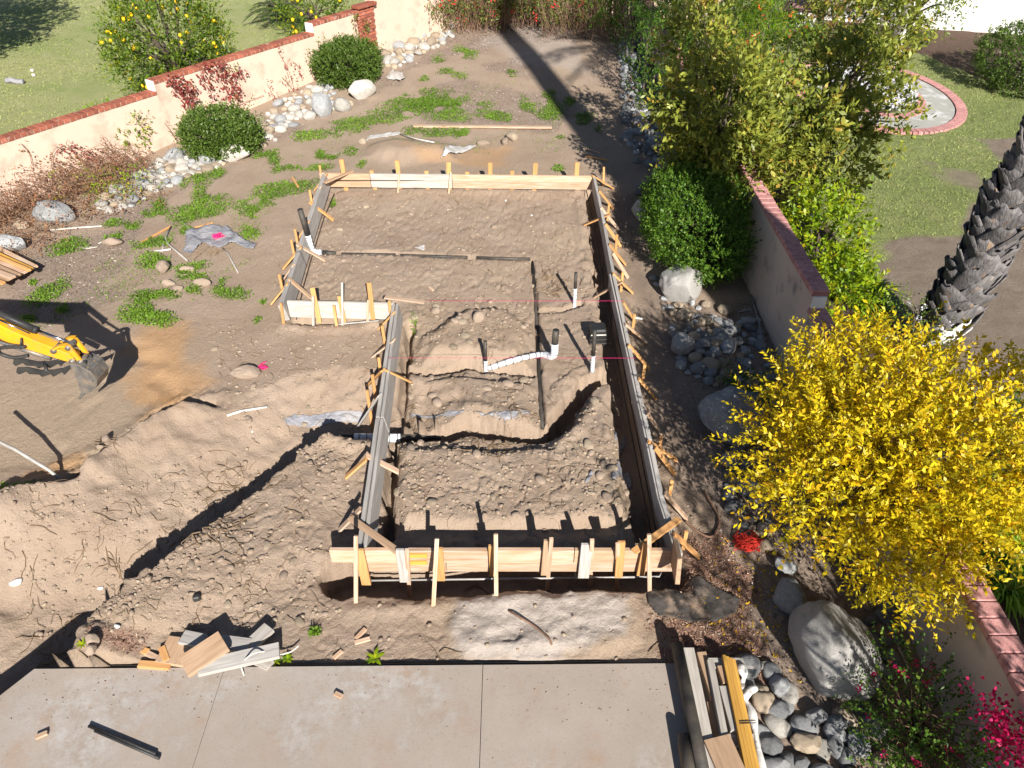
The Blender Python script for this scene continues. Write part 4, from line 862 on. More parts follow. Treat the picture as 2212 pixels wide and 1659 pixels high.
# sticks and poles lying about
ST_ = [([(108, 496), (160, 491), (220, 487)], .012, 'pvc', 'white straight pole beside the weeds in front of the grey slab boulder', 'pole'),
       ([(160, 533), (190, 535), (210, 532)], .006, 'pvc', 'thin white bent rod on the mulch', 'rod'), ([(212, 525), (225, 518), (218, 514)], .005, 'pvc', 'short white hooked rod near the round boulder', 'rod'),
       ([(304, 523), (369, 488)], .016, 'wood_new', 'orange lath leaning in the weeds', 'lath'), ([(369, 489), (357, 513), (362, 526), (405, 563)], .013, 'pvc_dull', 'long bent pale pipe among the weeds', 'pole'),
       ([(354, 512), (351, 541)], .011, 'pvc_dull', 'short upright looking pale pole at the bend', 'pole'), ([(333, 541), (350, 541), (369, 538)], .013, 'pvc', 'short white pipe at the foot of the bent pipe', 'pole'),
       ([(386, 468), (400, 485), (415, 501)], .011, 'pvc_dull', 'pale stick behind the grey tarp', 'stick'), ([(420, 491), (460, 481)], .012, 'wood_new', 'orange lath behind the grey tarp', 'lath'),
       ([(481, 536), (492, 547), (515, 590)], .010, 'pvc_dull', 'pale bent stick below the grey tarp', 'stick'), ([(864, 290), (900, 303), (938, 312)], .012, 'pvc', 'white pole lying on the rear mound', 'pole'),
       ([(490, 898), (520, 888), (577, 879)], .014, 'pvc', 'white pipe lying on the earth left of the formwork', 'pipe'), ([(-20, 995), (60, 1015), (115, 1031), (156, 1043)], .018, 'pvc_dull', 'long pale pole reaching over the pit edge', 'pole'),
       ([(1205, 373), (1320, 343)], .0001, 'pvc', None, None),
       ([(1264, 337), (1312, 346)], .016, 'wood_new', 'orange stake lying behind the right rear corner', 'stake'), ([(1266, 321), (1296, 331)], .012, 'wood_dusty', 'dusty stake lying farther behind the right rear corner', 'stake'),
       ([(631, 384), (644, 404)], .022, 'wood_new', 'short orange stake lying in the weeds left of the formwork', 'stake'), ([(1395, 100), (1400, 140), (1412, 190), (1415, 215)], .018, 'pvc_dull', 'grey pipe running over the shaded rocks at the rear', 'pipe'),
       ([(1623, 638), (1640, 700), (1648, 734)], .013, 'pvc_dull', 'grey pipe on the stones against the wall', 'pipe'), ([(1595, 674), (1622, 668), (1624, 677)], .012, 'pvc_dull', 'short grey pipe with an elbow on the shaded stones', 'pipe'),
       ([(1365, 686), (1388, 689)], .012, 'pvc', 'small white pipe piece outside the right boards', 'pipe'), ([(1905, 1322), (1940, 1395), (1975, 1472)], .013, 'pvc_dull', 'grey irrigation pipe along the foot of the wall', 'pipe'),
       ([(1241, 1240), (1243, 1258)], .010, 'pvc', 'white marker stub beside the front trench', 'marker'), ([(1402, 1410), (1440, 1372)], .004, 'twig', 'thin twig on the red bark at the fabric', 'twig')]
for pl, r, mt, lab, cat in ST_:
    if not lab: continue
    P_ = [gp(a, b, r + .008) for a, b in pl]
    if 'reaching' in lab: P_[0].z += .5; P_[1].z += .3; P_[2].z += .1
    tube(cat, P_, r, MT[mt], None, 4 if mt.startswith('wood') else 8, smooth=not mt.startswith('wood'), loc=tuple(P_[0]), label=lab, cat=cat)
lum('plank', (893, 272), (1192, 275), .09, .035, .06, 'wood_dusty', 'long single plank lying on the weeds behind the formwork')
ro = smoothline([gp(a, b, .02) for a, b in ((1004, 1270), (1030, 1264), (1062, 1284), (1100, 1320), (1150, 1350), (1185, 1380), (1192, 1393))], 5)
tube('root', ro, .009, MT['bramble'], None, 6, loc=tuple(ro[0]), label='long curved brown root lying over the sand', cat='root')
ro = smoothline([gp(a, b, .03) for a, b in ((1480, 1125), (1500, 1143), (1530, 1160), (1548, 1150), (1553, 1120), (1535, 1085), (1520, 1060))], 5)
tube('root', ro, .012, MT['bramble'], None, 6, loc=tuple(ro[0]), label='thick curled root by the front right corner brace', cat='root')
# ---------------------------------------------------------------- sheets of plastic, tarps, fabric
def sheet(name, poly, mat, label, cat, amp=.03, fs=5, nseg=26, dz=.01, seed=0, th=.004):
    W_ = [gp(a, b).xy for a, b in poly]; xs_ = [p.x for p in W_]; ys_ = [p.y for p in W_]
    gx = np.linspace(min(xs_), max(xs_), nseg); gy = np.linspace(min(ys_), max(ys_), nseg); A, B = np.meshgrid(gx, gy)
    wv = (fbm(A, B, 6, 3, seed) - .5) * .12 * (max(xs_) - min(xs_)); ins = sdpoly(A, B, W_) + wv * .5 > 0
    Z = gz(A, B) + dz + amp * np.abs(2 * fbm(A * 1.0, B * .6 + A * .5, fs, 3, seed + 3) - 1)
    idx = -np.ones(A.shape, int); Vs = []; Fs = []
    for j in range(nseg - 1):
        for i in range(nseg - 1):
            if ins[j, i] and ins[j, i + 1] and ins[j + 1, i] and ins[j + 1, i + 1]:
                f = []
                for (q, r_) in ((j, i), (j, i + 1), (j + 1, i + 1), (j + 1, i)):
                    if idx[q, r_] < 0: idx[q, r_] = len(Vs); Vs.append((A[q, r_], B[q, r_], Z[q, r_]))
                    f.append(int(idx[q, r_]))
                Fs.append(f)
    c = np.mean(Vs, 0); o = mk(name, Vs, Fs, MT[mat], None, loc=tuple(c), smooth=True, label=label, cat=cat)
    s = o.modifiers.new('s', 'SOLIDIFY'); s.thickness = th; return o
sheet('plastic_sheet', [(947, 352), (972, 318), (1028, 318), (1030, 322), (1000, 336)], 'sheet', 'clear plastic sheet crumpled on the orange earth behind the back board', 'plastic sheet', .06, 4, 34, .05, 1)
sheet('plastic_sheet', [(780, 310), (800, 292), (868, 284), (862, 294), (806, 300)], 'sheet', 'clear plastic over the rear mound beside the white pole', 'plastic sheet', .03, 5, 34, .01, 2)
sheet('tarp', [(395, 545), (403, 502), (440, 490), (475, 487), (500, 495), (520, 515), (560, 528), (550, 545), (505, 530), (470, 540), (440, 525), (410, 555)], 'tarp', 'torn grey tarp heaped on the earth among the weeds', 'tarp', .10, 3.5, 44, .01, 3)
sheet('plastic_strip', [(612, 905), (635, 893), (780, 888), (790, 896), (782, 912), (640, 921), (618, 918)], 'tarp', 'grey plastic strip bared in the earth left of the inner boards', 'plastic strip', .012, 6, 60, .006, 4)
sheet('plastic_strip', [(885, 896), (960, 892), (1010, 884), (1060, 893), (1110, 893), (1145, 886), (1148, 903), (1100, 908), (1060, 903), (1010, 893), (960, 900), (890, 902)], 'tarp', 'grey plastic strip bared along the pad before the cross trench', 'plastic strip', .012, 6, 60, .006, 5)
sheet('plastic_scrap', [(1326, 936), (1350, 935), (1355, 958), (1330, 958)], 'tarp', 'grey plastic scrap on the pad corner by the right trench', 'plastic scrap', .03, 5, 22, .01, 6)
sheet('plastic_scrap', [(1318, 1030), (1325, 1012), (1342, 1008), (1358, 1018), (1369, 1048), (1325, 1044)], 'tarp', 'largest dark grey plastic scrap beside the right trench', 'plastic scrap', .03, 5, 26, .01, 7)
sheet('plastic_scrap', [(1261, 1045), (1274, 1022), (1285, 1022), (1270, 1045)], 'tarp', 'small upright grey scrap among the stones of the front pad', 'plastic scrap', .04, 5, 20, .01, 8)
sheet('plastic_scrap', [(893, 537), (918, 530), (918, 544), (905, 540)], 'sheet', 'white plastic scrap on the rear pad', 'plastic scrap', .03, 5, 20, .01, 9)
sheet('weed_fabric', [(1382, 1275), (1425, 1280), (1465, 1268), (1503, 1242), (1545, 1268), (1600, 1300), (1590, 1330), (1545, 1348), (1480, 1345), (1425, 1332), (1410, 1320), (1395, 1300)], 'fabric', 'black landscape fabric spread beside the sand pile', 'fabric', .05, 3.5, 46, .012, 10)
sheet('clear_bag', [(832, 170), (845, 152), (870, 158), (878, 172), (865, 182)], 'sheet', 'crumpled clear plastic bag at the end of the rocks by the second bush', 'plastic bag', .10, 3, 26, .01, 11)
def tangle(name, c, r, n, mat, label, cat, rad=.004, zs=.4, parent=None):
    mb = MB(); c = Vector(c)
    for _ in range(n):
        pts = [c + Vector((random.gauss(0, r * .5), random.gauss(0, r * .42), abs(random.gauss(0, r * zs * .4)) + .01)) for _ in range(4)]
        mb.add(tube_arr(smoothline(pts, 4), rad, 4, False))
    return mb.mk(name, MT[mat], parent, loc=tuple(c), label=label, cat=cat)
tangle('netting', gp(1612, 1176), .12, 70, 'red', 'red orange netting bunched on the earth under the yellow tree', 'netting', .004, .5)
tangle('pink_flagging', gp(473, 514), .07, 26, 'pink', 'bright pink flagging bunched on the grey tarp', 'flagging', .008, 1.0)
tangle('pink_flagging', gp(565, 797), .08, 7, 'pink', 'pink string tangled on the half buried boulder', 'string', .004, .6)
# box, bottles
mb = MB(); a = gp(427, 1296, .0); inst('plastic_block', box_mesh('cap', .06, .05, .06, MT['machine_black'], .01), mat4(a + Vector((0, 0, .03)), Matrix.Rotation(.3, 3, 'Z')), None, label='small black plastic block on the earth above the offcuts', cat='plastic block')
for p, lab, col in (((14, 174), 'left end', 0),):
    a = PZ(14, 175, .05); b = PZ(50, 177, .05); tube('lawn_tube', smoothline([a, a.lerp(b, .3) + Vector((0, 0, .03)), a.lerp(b, .6), b], 4), .06, MT['tarp'], None, 10, loc=tuple(a), label='grey silver tube lying on the lawn near the left edge', cat='tube')
for c in ((67, 152), (70, 162)):
    a = PZ(*c, .04); mb = MB(); mb.add(tube_arr([a, a + Vector((.06, .0, .0))], .03, 8)); mb.mk('litter', MT['plaster'], loc=tuple(a), label='small white scrap on the lawn above the silver tube' if c[1] < 160 else 'white scrap just above the silver tube', cat='litter')
# ================================================================ stones and boulders
import bmesh
def rockmesh(seed, sub, mats, flat=.2, ang=.0):
    bm = bmesh.new(); bmesh.ops.create_icosphere(bm, subdivisions=sub, radius=1)
    off_ = Vector((seed * 7.31, seed * 3.77, seed * 1.93)); rs = random.Random(seed)
    pl = [(Vector((rs.gauss(0, 1), rs.gauss(0, 1), rs.gauss(0, 1))).normalized(), rs.uniform(.62, .9)) for _ in range(int(4 + ang * 10))]
    for v in bm.verts:
        c = v.co.normalized(); r = 1 + .22 * mnoise.noise(c * .9 + off_) + .09 * mnoise.noise(c * 2.4 + off_)
        if sub > 3: r += .035 * mnoise.noise(c * 6 + off_) + .015 * mnoise.noise(c * 14 + off_)
        co = c * r
        for n, d in pl:
            k = co.dot(n) - d
            if k > 0: co -= n * k * (.75 if ang else .35)
        v.co = co
    me = bpy.data.meshes.new('stone'); bm.to_mesh(me); bm.free()
    me.polygons.foreach_set('use_smooth', np.ones(len(me.polygons), dtype=bool)); me.materials.append(mats); return me
SM = {}
for k in ('rock_pale', 'rock_grey', 'rock_tan', 'rock_dark', 'rock_dusty'): SM[k] = [rockmesh(i * 3 + len(k), 2 if k == 'rock_dusty' else 3, MT[k], ang=.3 * (i % 2)) for i in range(5)]
BIG = []
def boulder(c, w, h, mat, label, ang=0, seed=0, deep=1.0, rot=0, sink=.3, name='boulder', cat='boulder', tilt=0, ground_fn=None):
    """c: measured centre, w,h: measured width and height of its outline"""
    q = PZ(c[0], c[1], 0); rad = w / 2 * depth(q) / F
    g0 = PZ(c[0], c[1] + h * .35, 0); zg = float(gz(g0.x, g0.y)) if ground_fn is None else ground_fn(g0.x, g0.y)
    rzz = h / 2 * depth(q) / F; rzv_ = min(rad, rzz) * .85
    p = PZ(c[0], c[1], zg + rzv_ * .55); ry_ = max(.5 * rad, (rzz - .35 * rzv_) / .78) * deep
    me = rockmesh(seed + 31, 5 if w > 60 else 4, MT[mat], ang=ang)
    o = inst(name, me, mat4((p.x, p.y, zg + rzv_ * (1 - sink)), Matrix.Rotation(rot, 3, 'Z') @ Matrix.Rotation(tilt, 3, 'Y')) @ Matrix.Diagonal((rad, ry_, rzv_ * 1.15, 1)), None, label=label, cat=cat)
    BIG.append((p.x, p.y, max(rad, ry_) * .8)); return o
boulder((696, 232), 54, 56, 'rock_grey', 'large grey boulder between the two clipped bushes along the peach wall', .8, 1)
boulder((738, 230), 36, 34, 'rock_pale', 'round pale boulder right of the large grey one between the bushes', .2, 2)
boulder((780, 198), 58, 44, 'rock_pale', 'white angular boulder at the foot of the farther clipped bush', .9, 3, rot=.5)
boulder((505, 334), 78, 44, 'rock_pale', 'long white jagged boulder under the nearer clipped bush', .9, 4)
boulder((449, 346), 38, 30, 'rock_grey', 'grey round boulder left of the long white one', .2, 5)
boulder((389, 342), 28, 32, 'rock_grey', 'small angular grey boulder left of the nearer bush', .8, 6)
boulder((115, 462), 95, 56, 'rock_grey', 'flat topped marbled grey boulder in front of the bare brambles', .9, 7)
boulder((20, 530), 86, 42, 'rock_grey', 'smooth grey green boulder cut by the left picture edge', .1, 8)
boulder((47, 489), 32, 26, 'rock_tan', 'tan stone among red leaves between the two grey boulders', .1, 9)
boulder((253, 414), 42, 34, 'rock_grey', 'bluish angular stone at the near end of the wall rocks', .8, 10)
boulder((242, 524), 42, 24, 'rock_dusty', 'dusty round stone alone on the mulch near the thin white rods', .2, 11)
boulder((354, 580), 28, 36, 'rock_dusty', 'upright dusty oblong stone right of the weed clump', .1, 12, sink=.1)
boulder((404, 580), 36, 14, 'rock_dusty', 'flat dusty stone half covered by weeds', .1, 13, sink=.5)
boulder((435, 611), 37, 26, 'rock_dusty', 'squarish flat dusty stone at the right of the weeds', .6, 14, sink=.5)
boulder((363, 611), 30, 18, 'rock_dusty', 'flat dusty stone below the upright one', .1, 15, sink=.6)
boulder((383, 623), 24, 14, 'rock_dusty', 'small flat dusty stone touching the lower weeds', .3, 16, sink=.6)
boulder((398, 595), 16, 10, 'rock_dusty', 'smallest dusty stone inside the weeds', .3, 17, sink=.5)
boulder((1107, 297), 26, 30, 'rock_tan', 'tan boulder standing behind the rear form board', .3, 18)
boulder((1091, 307), 17, 22, 'rock_dusty', 'narrow brown stone leaning on the tan boulder', .2, 19)
boulder((1045, 308), 34, 13, 'rock_dusty', 'low buried stone left of the tan boulder', .2, 20, sink=.6)
boulder((784, 307), 16, 14, 'rock_tan', 'small stone at the left foot of the rear mound', .2, 21)
boulder((534, 804), 66, 32, 'rock_dusty', 'long half buried boulder with pink string in the left yard', .3, 22, sink=.6)
boulder((1355, 115), 27, 27, 'rock_grey', 'round pale boulder farthest up the shaded stone bed', .1, 23)
boulder((1369, 130), 24, 26, 'rock_dark', 'second round boulder down the shaded stone bed', .1, 24)
boulder((1388, 150), 25, 24, 'rock_dark', 'dark round boulder beside the grey pipe in the shade', .05, 25)
boulder((1354, 251), 29, 24, 'rock_dark', 'square dark boulder on the left rim of the stone bed', .7, 26)
boulder((1388, 457), 46, 82, 'rock_pale', 'tall shaded boulder at the left foot of the big green bush', .2, 27)
boulder((1382, 412), 30, 30, 'rock_dark', 'dark boulder above the tall shaded one', .2, 28)
boulder((1472, 617), 96, 106, 'granite', 'big angular speckled granite boulder below the green bush', 1.0, 29, rot=.3)
boulder((1472, 749), 58, 56, 'granite', 'rounded cube of granite under the granite boulder', .5, 30)
boulder((1473, 790), 27, 26, 'rock_grey', 'small square grey stone below the rounded granite cube', .8, 31)
boulder((1508, 797), 40, 32, 'rock_grey', 'oval striped grey stone right of the small square one', .05, 32)
boulder((1575, 902), 130, 142, 'rock_grey', 'large dark boulder half hidden by the golden tree', .4, 33, rot=.4)
boulder((1576, 996), 50, 46, 'rock_grey', 'broken bluish stone under the large dark boulder', .9, 34)
boulder((1618, 1056), 48, 44, 'rock_grey', 'pale stone behind golden sprays below the dark boulder', .5, 35)
boulder((1588, 1096), 50, 34, 'rock_dark', 'dark round stone at the left edge of the golden tree', .1, 36)
boulder((1797, 1419), 172, 232, 'granite', 'giant egg shaped boulder beneath the golden tree', .25, 37, sink=.25)
boulder((1703, 1294), 68, 88, 'rock_grey', 'smooth upright boulder behind the giant egg shaped one', .2, 38, sink=.2)
boulder((1696, 1225), 48, 46, 'rock_grey', 'angular grey boulder at the upper left of the smooth upright one', .8, 39)
boulder((1742, 1606), 72, 50, 'rock_tan', 'tan layered boulder at the bottom among river stones', .6, 40)
boulder((1764, 1548), 52, 42, 'rock_grey', 'pale mottled stone under the giant boulder', .5, 41)
boulder((1809, 1564), 48, 40, 'rock_dark', 'dark blue stone right of the pale mottled one', .3, 42)
boulder((1685, 1485), 50, 50, 'rock_grey', 'light grey triangular stone left of the giant boulder', .7, 43)
boulder((1681, 1535), 44, 48, 'rock_dark', 'dark faceted stone below the triangular one', .8, 44)
boulder((1803, 1612), 38, 58, 'rock_dark', 'long dark stone right of the tan layered boulder', .5, 45)
boulder((1874, 1562), 40, 36, 'rock_dark', 'grey oval stone at the edge of the bougainvillea', .1, 46)
boulder((1832, 1600), 40, 26, 'rock_grey', 'blue grey flat stone between the long dark stone and the bush', .3, 47)
boulder((1666, 1610), 50, 56, 'rock_dark', 'dark boulder by the white strip at the bottom', .3, 48)
boulder((1680, 1652), 50, 44, 'rock_grey', 'grey boulder cut by the bottom edge right of the white strip', .3, 49)
boulder((1730, 1650), 46, 36, 'rock_dark', 'dark angular boulder cut by the bottom edge', .8, 50)
boulder((1656, 1440), 44, 24, 'rock_pale', 'pale square stone at the top of the near river stones', .8, 51)
boulder((1643, 1492), 34, 36, 'rock_tan', 'tan wedge stone among the near river stones', .5, 52)
STN = []
def scatter_stones(polys, n, r0, r1, keys, label, group, ends=('near end', 'far end', 'y'), layers=2, name='river_stone', pack=.80, seed=0, k0=0):
    rs = random.Random(seed + 5); put = []
    pls = [wpoly(p) for p in polys]
    bb = [(min(v.x for v in P_), max(v.x for v in P_), min(v.y for v in P_), max(v.y for v in P_)) for P_ in pls]
    tries = 0; cells = {}
    area_ = [max(.01, (b[1] - b[0]) * (b[3] - b[2])) for b in bb]
    while len(put) < n and tries < n * 120:
        tries += 1; i = rs.choices(range(len(pls)), area_)[0]; b = bb[i]; x = rs.uniform(b[0], b[1]); y = rs.uniform(b[2], b[3])
        if not sdpoly(np.array([x]), np.array([y]), pls[i])[0] > 0: continue
        fr_ = 1 - len(put) / n; r = r0 + (r1 - r0) * (fr_ ** 2.2) * rs.uniform(.75, 1.15)
        if any((x - a) ** 2 + (y - b_) ** 2 < ((r + c) * pack) ** 2 for a, b_, c in put): continue
        if any((x - a) ** 2 + (y - b_) ** 2 < (c * .95) ** 2 for a, b_, c in BIG): continue
        put.append((x, y, r))
    for x, y, r in put:
        key = rs.choice(keys); me = rs.choice(SM[key]); z = float(gz(x, y))
        W_ = mat4((x, y, z + r * rs.uniform(.15, .45)), Matrix.Rotation(rs.uniform(0, 6.3), 3, 'Z') @ Matrix.Rotation(rs.uniform(-.3, .3), 3, 'X')) @ Matrix.Diagonal((r * rs.uniform(.95, 1.25), r * rs.uniform(.75, 1), r * rs.uniform(.55, .8), 1))
        tsz = 'small' if r < r0 + (r1 - r0) * .12 else ('middling' if r < r0 + (r1 - r0) * .45 else 'large')
        tc_ = dict(rock_pale='pale', rock_grey='grey', rock_tan='tan', rock_dark='dark', rock_dusty='dusty')[key]
        q = (x - bb[0][0]) / (bb[0][1] - bb[0][0]) if ends[2] == 'x' else (y - bb[0][2]) / (bb[0][3] - bb[0][2])
        lab = '%s %s river stone %s, %s' % (tsz, tc_, label, ends[0] if q < .33 else (ends[1] if q > .66 else 'middle stretch'))
        STN.append((r / depth(Vector((x, y, 0))), W_, key, me, lab, group))
    return len(put)
L1 = [(196, 432), (262, 385), (318, 352), (372, 322), (392, 332), (440, 345), (500, 350), (440, 368), (380, 384), (330, 405), (262, 436), (225, 446)]
L1b = [(30, 515), (60, 480), (180, 436), (225, 446), (160, 470), (90, 500)]
L2 = [(555, 262), (600, 232), (660, 205), (700, 195), (730, 215), (760, 235), (700, 248), (650, 266), (600, 303), (572, 322), (560, 300)]
L3 = [(822, 122), (900, 97), (965, 74), (985, 97), (940, 127), (895, 147), (860, 167), (835, 160)]
LS_ = ['rock_pale', 'rock_pale', 'rock_pale', 'rock_grey', 'rock_tan']
n_ = scatter_stones([L1], 85, .055, .15, LS_, 'in the wall border nearest the brambles', 'stones in the near border', seed=1)
n_ += scatter_stones([L2], 75, .055, .16, LS_, 'in the wall border between the bushes', 'stones between the bushes', seed=2)
n_ += scatter_stones([L3], 80, .07, .18, LS_ + ['rock_tan'], 'in the wall border beyond the pier', 'stones beyond the pier', seed=3)
RS = ['rock_dark', 'rock_dark', 'rock_grey', 'rock_grey', 'rock_dark']
R1 = [(1340, 100), (1405, 100), (1440, 200), (1475, 300), (1480, 340), (1430, 372), (1368, 352), (1345, 290), (1345, 200), (1336, 160)]
n_ += scatter_stones([R1], 210, .06, .15, RS, 'in the shaded bed by the olive tree', 'stones under the olive trees', seed=4, pack=.66)
R2 = [(1405, 590), (1440, 600), (1440, 650), (1510, 655), (1570, 670), (1640, 690), (1660, 790), (1700, 880), (1600, 850), (1510, 825), (1455, 790), (1448, 700)]
n_ += scatter_stones([R2, [(1470, 300), (1540, 300), (1560, 420), (1480, 420)]], 170, .045, .13, ['rock_dark', 'rock_tan', 'rock_grey', 'rock_grey'], 'between the granite boulders and the wall', 'stones below the green bush', seed=5, pack=.66)
R3 = [(1550, 1010), (1600, 960), (1660, 1060), (1660, 1200), (1590, 1130)]
n_ += scatter_stones([R3, [(1850, 1250), (1900, 1250), (1960, 1440), (1900, 1500)]], 40, .04, .09, RS + ['rock_tan'], 'under the golden tree', 'stones under the golden tree', seed=6)
R4 = [(1606, 1438), (1690, 1445), (1715, 1520), (1790, 1560), (1880, 1545), (1930, 1680), (1660, 1740), (1640, 1600), (1618, 1520)]
n_ += scatter_stones([R4], 150, .035, .115, ['rock_grey', 'rock_dark', 'rock_grey', 'rock_tan', 'rock_pale'], 'right of the yellow laths', 'stones by the laths', seed=7, pack=.85)
print('stones', n_)
STN.sort(key=lambda q: -q[0])
for _, W_, key, me, lab, grp in STN[:285]: inst('river_stone', me, W_, None, label=lab, cat='stone', group=grp)
bits = MB(); kk = list(SM)
for _, W_, key, me, lab, grp in STN[285:]: bits.add(([W_ @ v.co for v in me.vertices], [tuple(f.vertices) for f in me.polygons]), kk.index(key))
bits.mk('small_river_stones', None, mats=[MT[k] for k in kk], smooth=True, label='smallest river stones filling the rock beds', kind='stuff')
# loose rocks in the dirt: the larger ones are things, the crumbs one mass
in1 = wpoly([(860, 960), (1300, 870), (1370, 1130), (850, 1140)]); in2 = wpoly([(900, 640), (1150, 640), (1150, 920), (880, 920)]); in3 = wpoly([(710, 420), (1260, 420), (1280, 640), (660, 640)]); ou1 = wpoly([(0, 1090), (600, 950), (760, 980), (740, 1350), (200, 1380), (0, 1420)]); ou2 = wpoly([(440, 700), (820, 710), (780, 930), (500, 900)])
def loose(pl, n, r0, r1, label, group, keys=('rock_dusty', 'rock_dusty', 'rock_tan'), seed=0):
    rs = random.Random(seed); k = 0; bx_ = (min(v.x for v in pl), max(v.x for v in pl), min(v.y for v in pl), max(v.y for v in pl))
    while k < n:
        x = rs.uniform(*bx_[:2]); y = rs.uniform(*bx_[2:])
        if not sdpoly(np.array([x]), np.array([y]), pl)[0] > 0: continue
        r = r0 + (r1 - r0) * rs.random() ** 2.5; z = float(gz(x, y)); k += 1
        tx = (x - bx_[0]) / (bx_[1] - bx_[0]); ty = (y - bx_[2]) / (bx_[3] - bx_[2]); lab = ('large ' if r > r0 + (r1 - r0) * .5 else ('middling ' if r > r0 + (r1 - r0) * .15 else 'small ')) + label + ', ' + ('left' if tx < .33 else 'right' if tx > .66 else 'centre') + (' front' if ty < .33 else ' rear' if ty > .66 else ' middle')
        inst('loose_rock', rs.choice(SM[rs.choice(keys)]), mat4((x, y, z + r * .12), Matrix.Rotation(rs.uniform(0, 6.3), 3, 'Z')) @ Matrix.Diagonal((r * 1.2, r * .85, r * .6, 1)), None, label=lab, cat='rock', group=group)
loose(in1, 80, .02, .065, 'rock half buried in the front pad of the formwork', 'rocks in the front pad', seed=1)
loose(in2, 60, .02, .07, 'rock half buried in the middle mounds of the formwork', 'rocks in the middle mounds', seed=2)
loose(in3, 35, .02, .055, 'rock half buried in the rear pad of the formwork', 'rocks in the rear pad', seed=3)
loose(ou1, 70, .018, .05, 'rock lying in the spoil along the diagonal trench', 'rocks in the spoil', seed=4)
loose(ou2, 25, .018, .05, 'rock lying in the yard left of the formwork', 'rocks in the left yard', seed=5)
for c, w_, h_, lab in (((313, 915), 34, 22, 'tan boulder at the upper rim of the spoil bank'), ((281, 932), 22, 24, 'grey brown boulder lower on the rim of the spoil bank'), ((230, 948), 18, 20, 'small boulder beside the roots on the spoil rim'), ((217, 966), 18, 12, 'lowest boulder of the spoil rim'), ((200, 1382), 30, 26, 'round stone at the mouth of the diagonal trench'), ((196, 1404), 24, 24, 'second round stone under the one at the trench mouth'), ((10, 1068), 26, 16, 'stone under the weeds at the left picture edge'), ((1034, 686), 26, 26, 'round rock on the middle mound'), ((942, 672), 22, 20, 'round rock at the rear left foot of the middle mound')):
    boulder(c, w_, h_, 'rock_dusty', lab, .3, int(c[0]), sink=.35)
def ico_arr():
    bm = bmesh.new(); bmesh.ops.create_icosphere(bm, subdivisions=1, radius=1); V_ = np.array([v.co[:] for v in bm.verts]); F_ = np.array([[v.index for v in f.verts] for f in bm.faces]); bm.free(); return V_, F_
IV, IF = ico_arr()
def crumbs(name, X, Y, r, mat, label):
    n = len(X); Z = gz(X, Y); sc3 = np.stack([r * rng.uniform(.8, 1.3, n), r * rng.uniform(.8, 1.3, n), r * rng.uniform(.5, .9, n)], -1)
    a = rng.uniform(0, 6.28, n); ca_, sa_ = np.cos(a), np.sin(a)
    jit = IV[None] * (1 + rng.uniform(-.25, .25, (n, len(IV), 1))) * sc3[:, None, :]
    P_ = np.stack([jit[..., 0] * ca_[:, None] - jit[..., 1] * sa_[:, None], jit[..., 0] * sa_[:, None] + jit[..., 1] * ca_[:, None], jit[..., 2]], -1)
    P_ += np.stack([X, Y, Z + r * .1], -1)[:, None, :]
    Fc = (IF[None] + (np.arange(n) * len(IV))[:, None, None]).reshape(-1, 3)
    return mk(name, P_.reshape(-1, 3), Fc, mat, label=label, kind='stuff')
def inpolys(polys, n):
    XX = []; YY = []
    for P_, k in zip(polys, n):
        b = (min(v.x for v in P_), max(v.x for v in P_), min(v.y for v in P_), max(v.y for v in P_)); X = rng.uniform(b[0], b[1], k * 3); Y = rng.uniform(b[2], b[3], k * 3)
        s_ = sdpoly(X, Y, P_) > 0; XX.append(X[s_][:k]); YY.append(Y[s_][:k])
    return np.concatenate(XX), np.concatenate(YY)
allp = wpoly([(0, 1100), (600, 900), (640, 700), (560, 560), (720, 380), (1300, 380), (1420, 800), (1560, 1400), (1470, 1434), (60, 1434)])
X, Y = inpolys([in1, in2, in3, ou1, ou2, allp], [600, 300, 200, 800, 250, 1200])
crumbs('pebbles', X, Y, .006 + .016 * rng.random(len(X)) ** 3, MT['rock_tan'], 'small pebbles strewn over the dug earth')
dbank = wpoly([(760, 930), (620, 975), (400, 1140), (160, 1400), (240, 1420), (420, 1250), (620, 1060), (790, 975)])
X, Y = inpolys([in1, in2, in3, ou1, ou2, allp, dbank], [450, 350, 200, 750, 200, 900, 900]); k_ = fbm(X, Y, 1.7, 3, 5) > .47; X, Y = X[k_], Y[k_]
X2 = rng.uniform(-6, 2.4, 900); Y2 = PZ(500, 1443).y - np.abs(rng.normal(0, .30, 900)) - .02; k2 = Y2 > 2.3; k3 = sdpoly(X2, Y2, SLAB) > .03; k2 &= k3
_gz = gz; gz = lambda x, y: np.full(np.shape(x), .052)
crumbs('slab_grit', X2[k2], Y2[k2], .0015 + .006 * rng.random(k2.sum()) ** 4, MT['soil_clod'], 'specks of dirt and grit on the concrete slab')
gz = _gz
crumbs('soil_clods', X, Y, .007 + .022 * rng.random(len(X)) ** 3, MT['soil_clod'], 'lumps of broken earth over the dug ground')
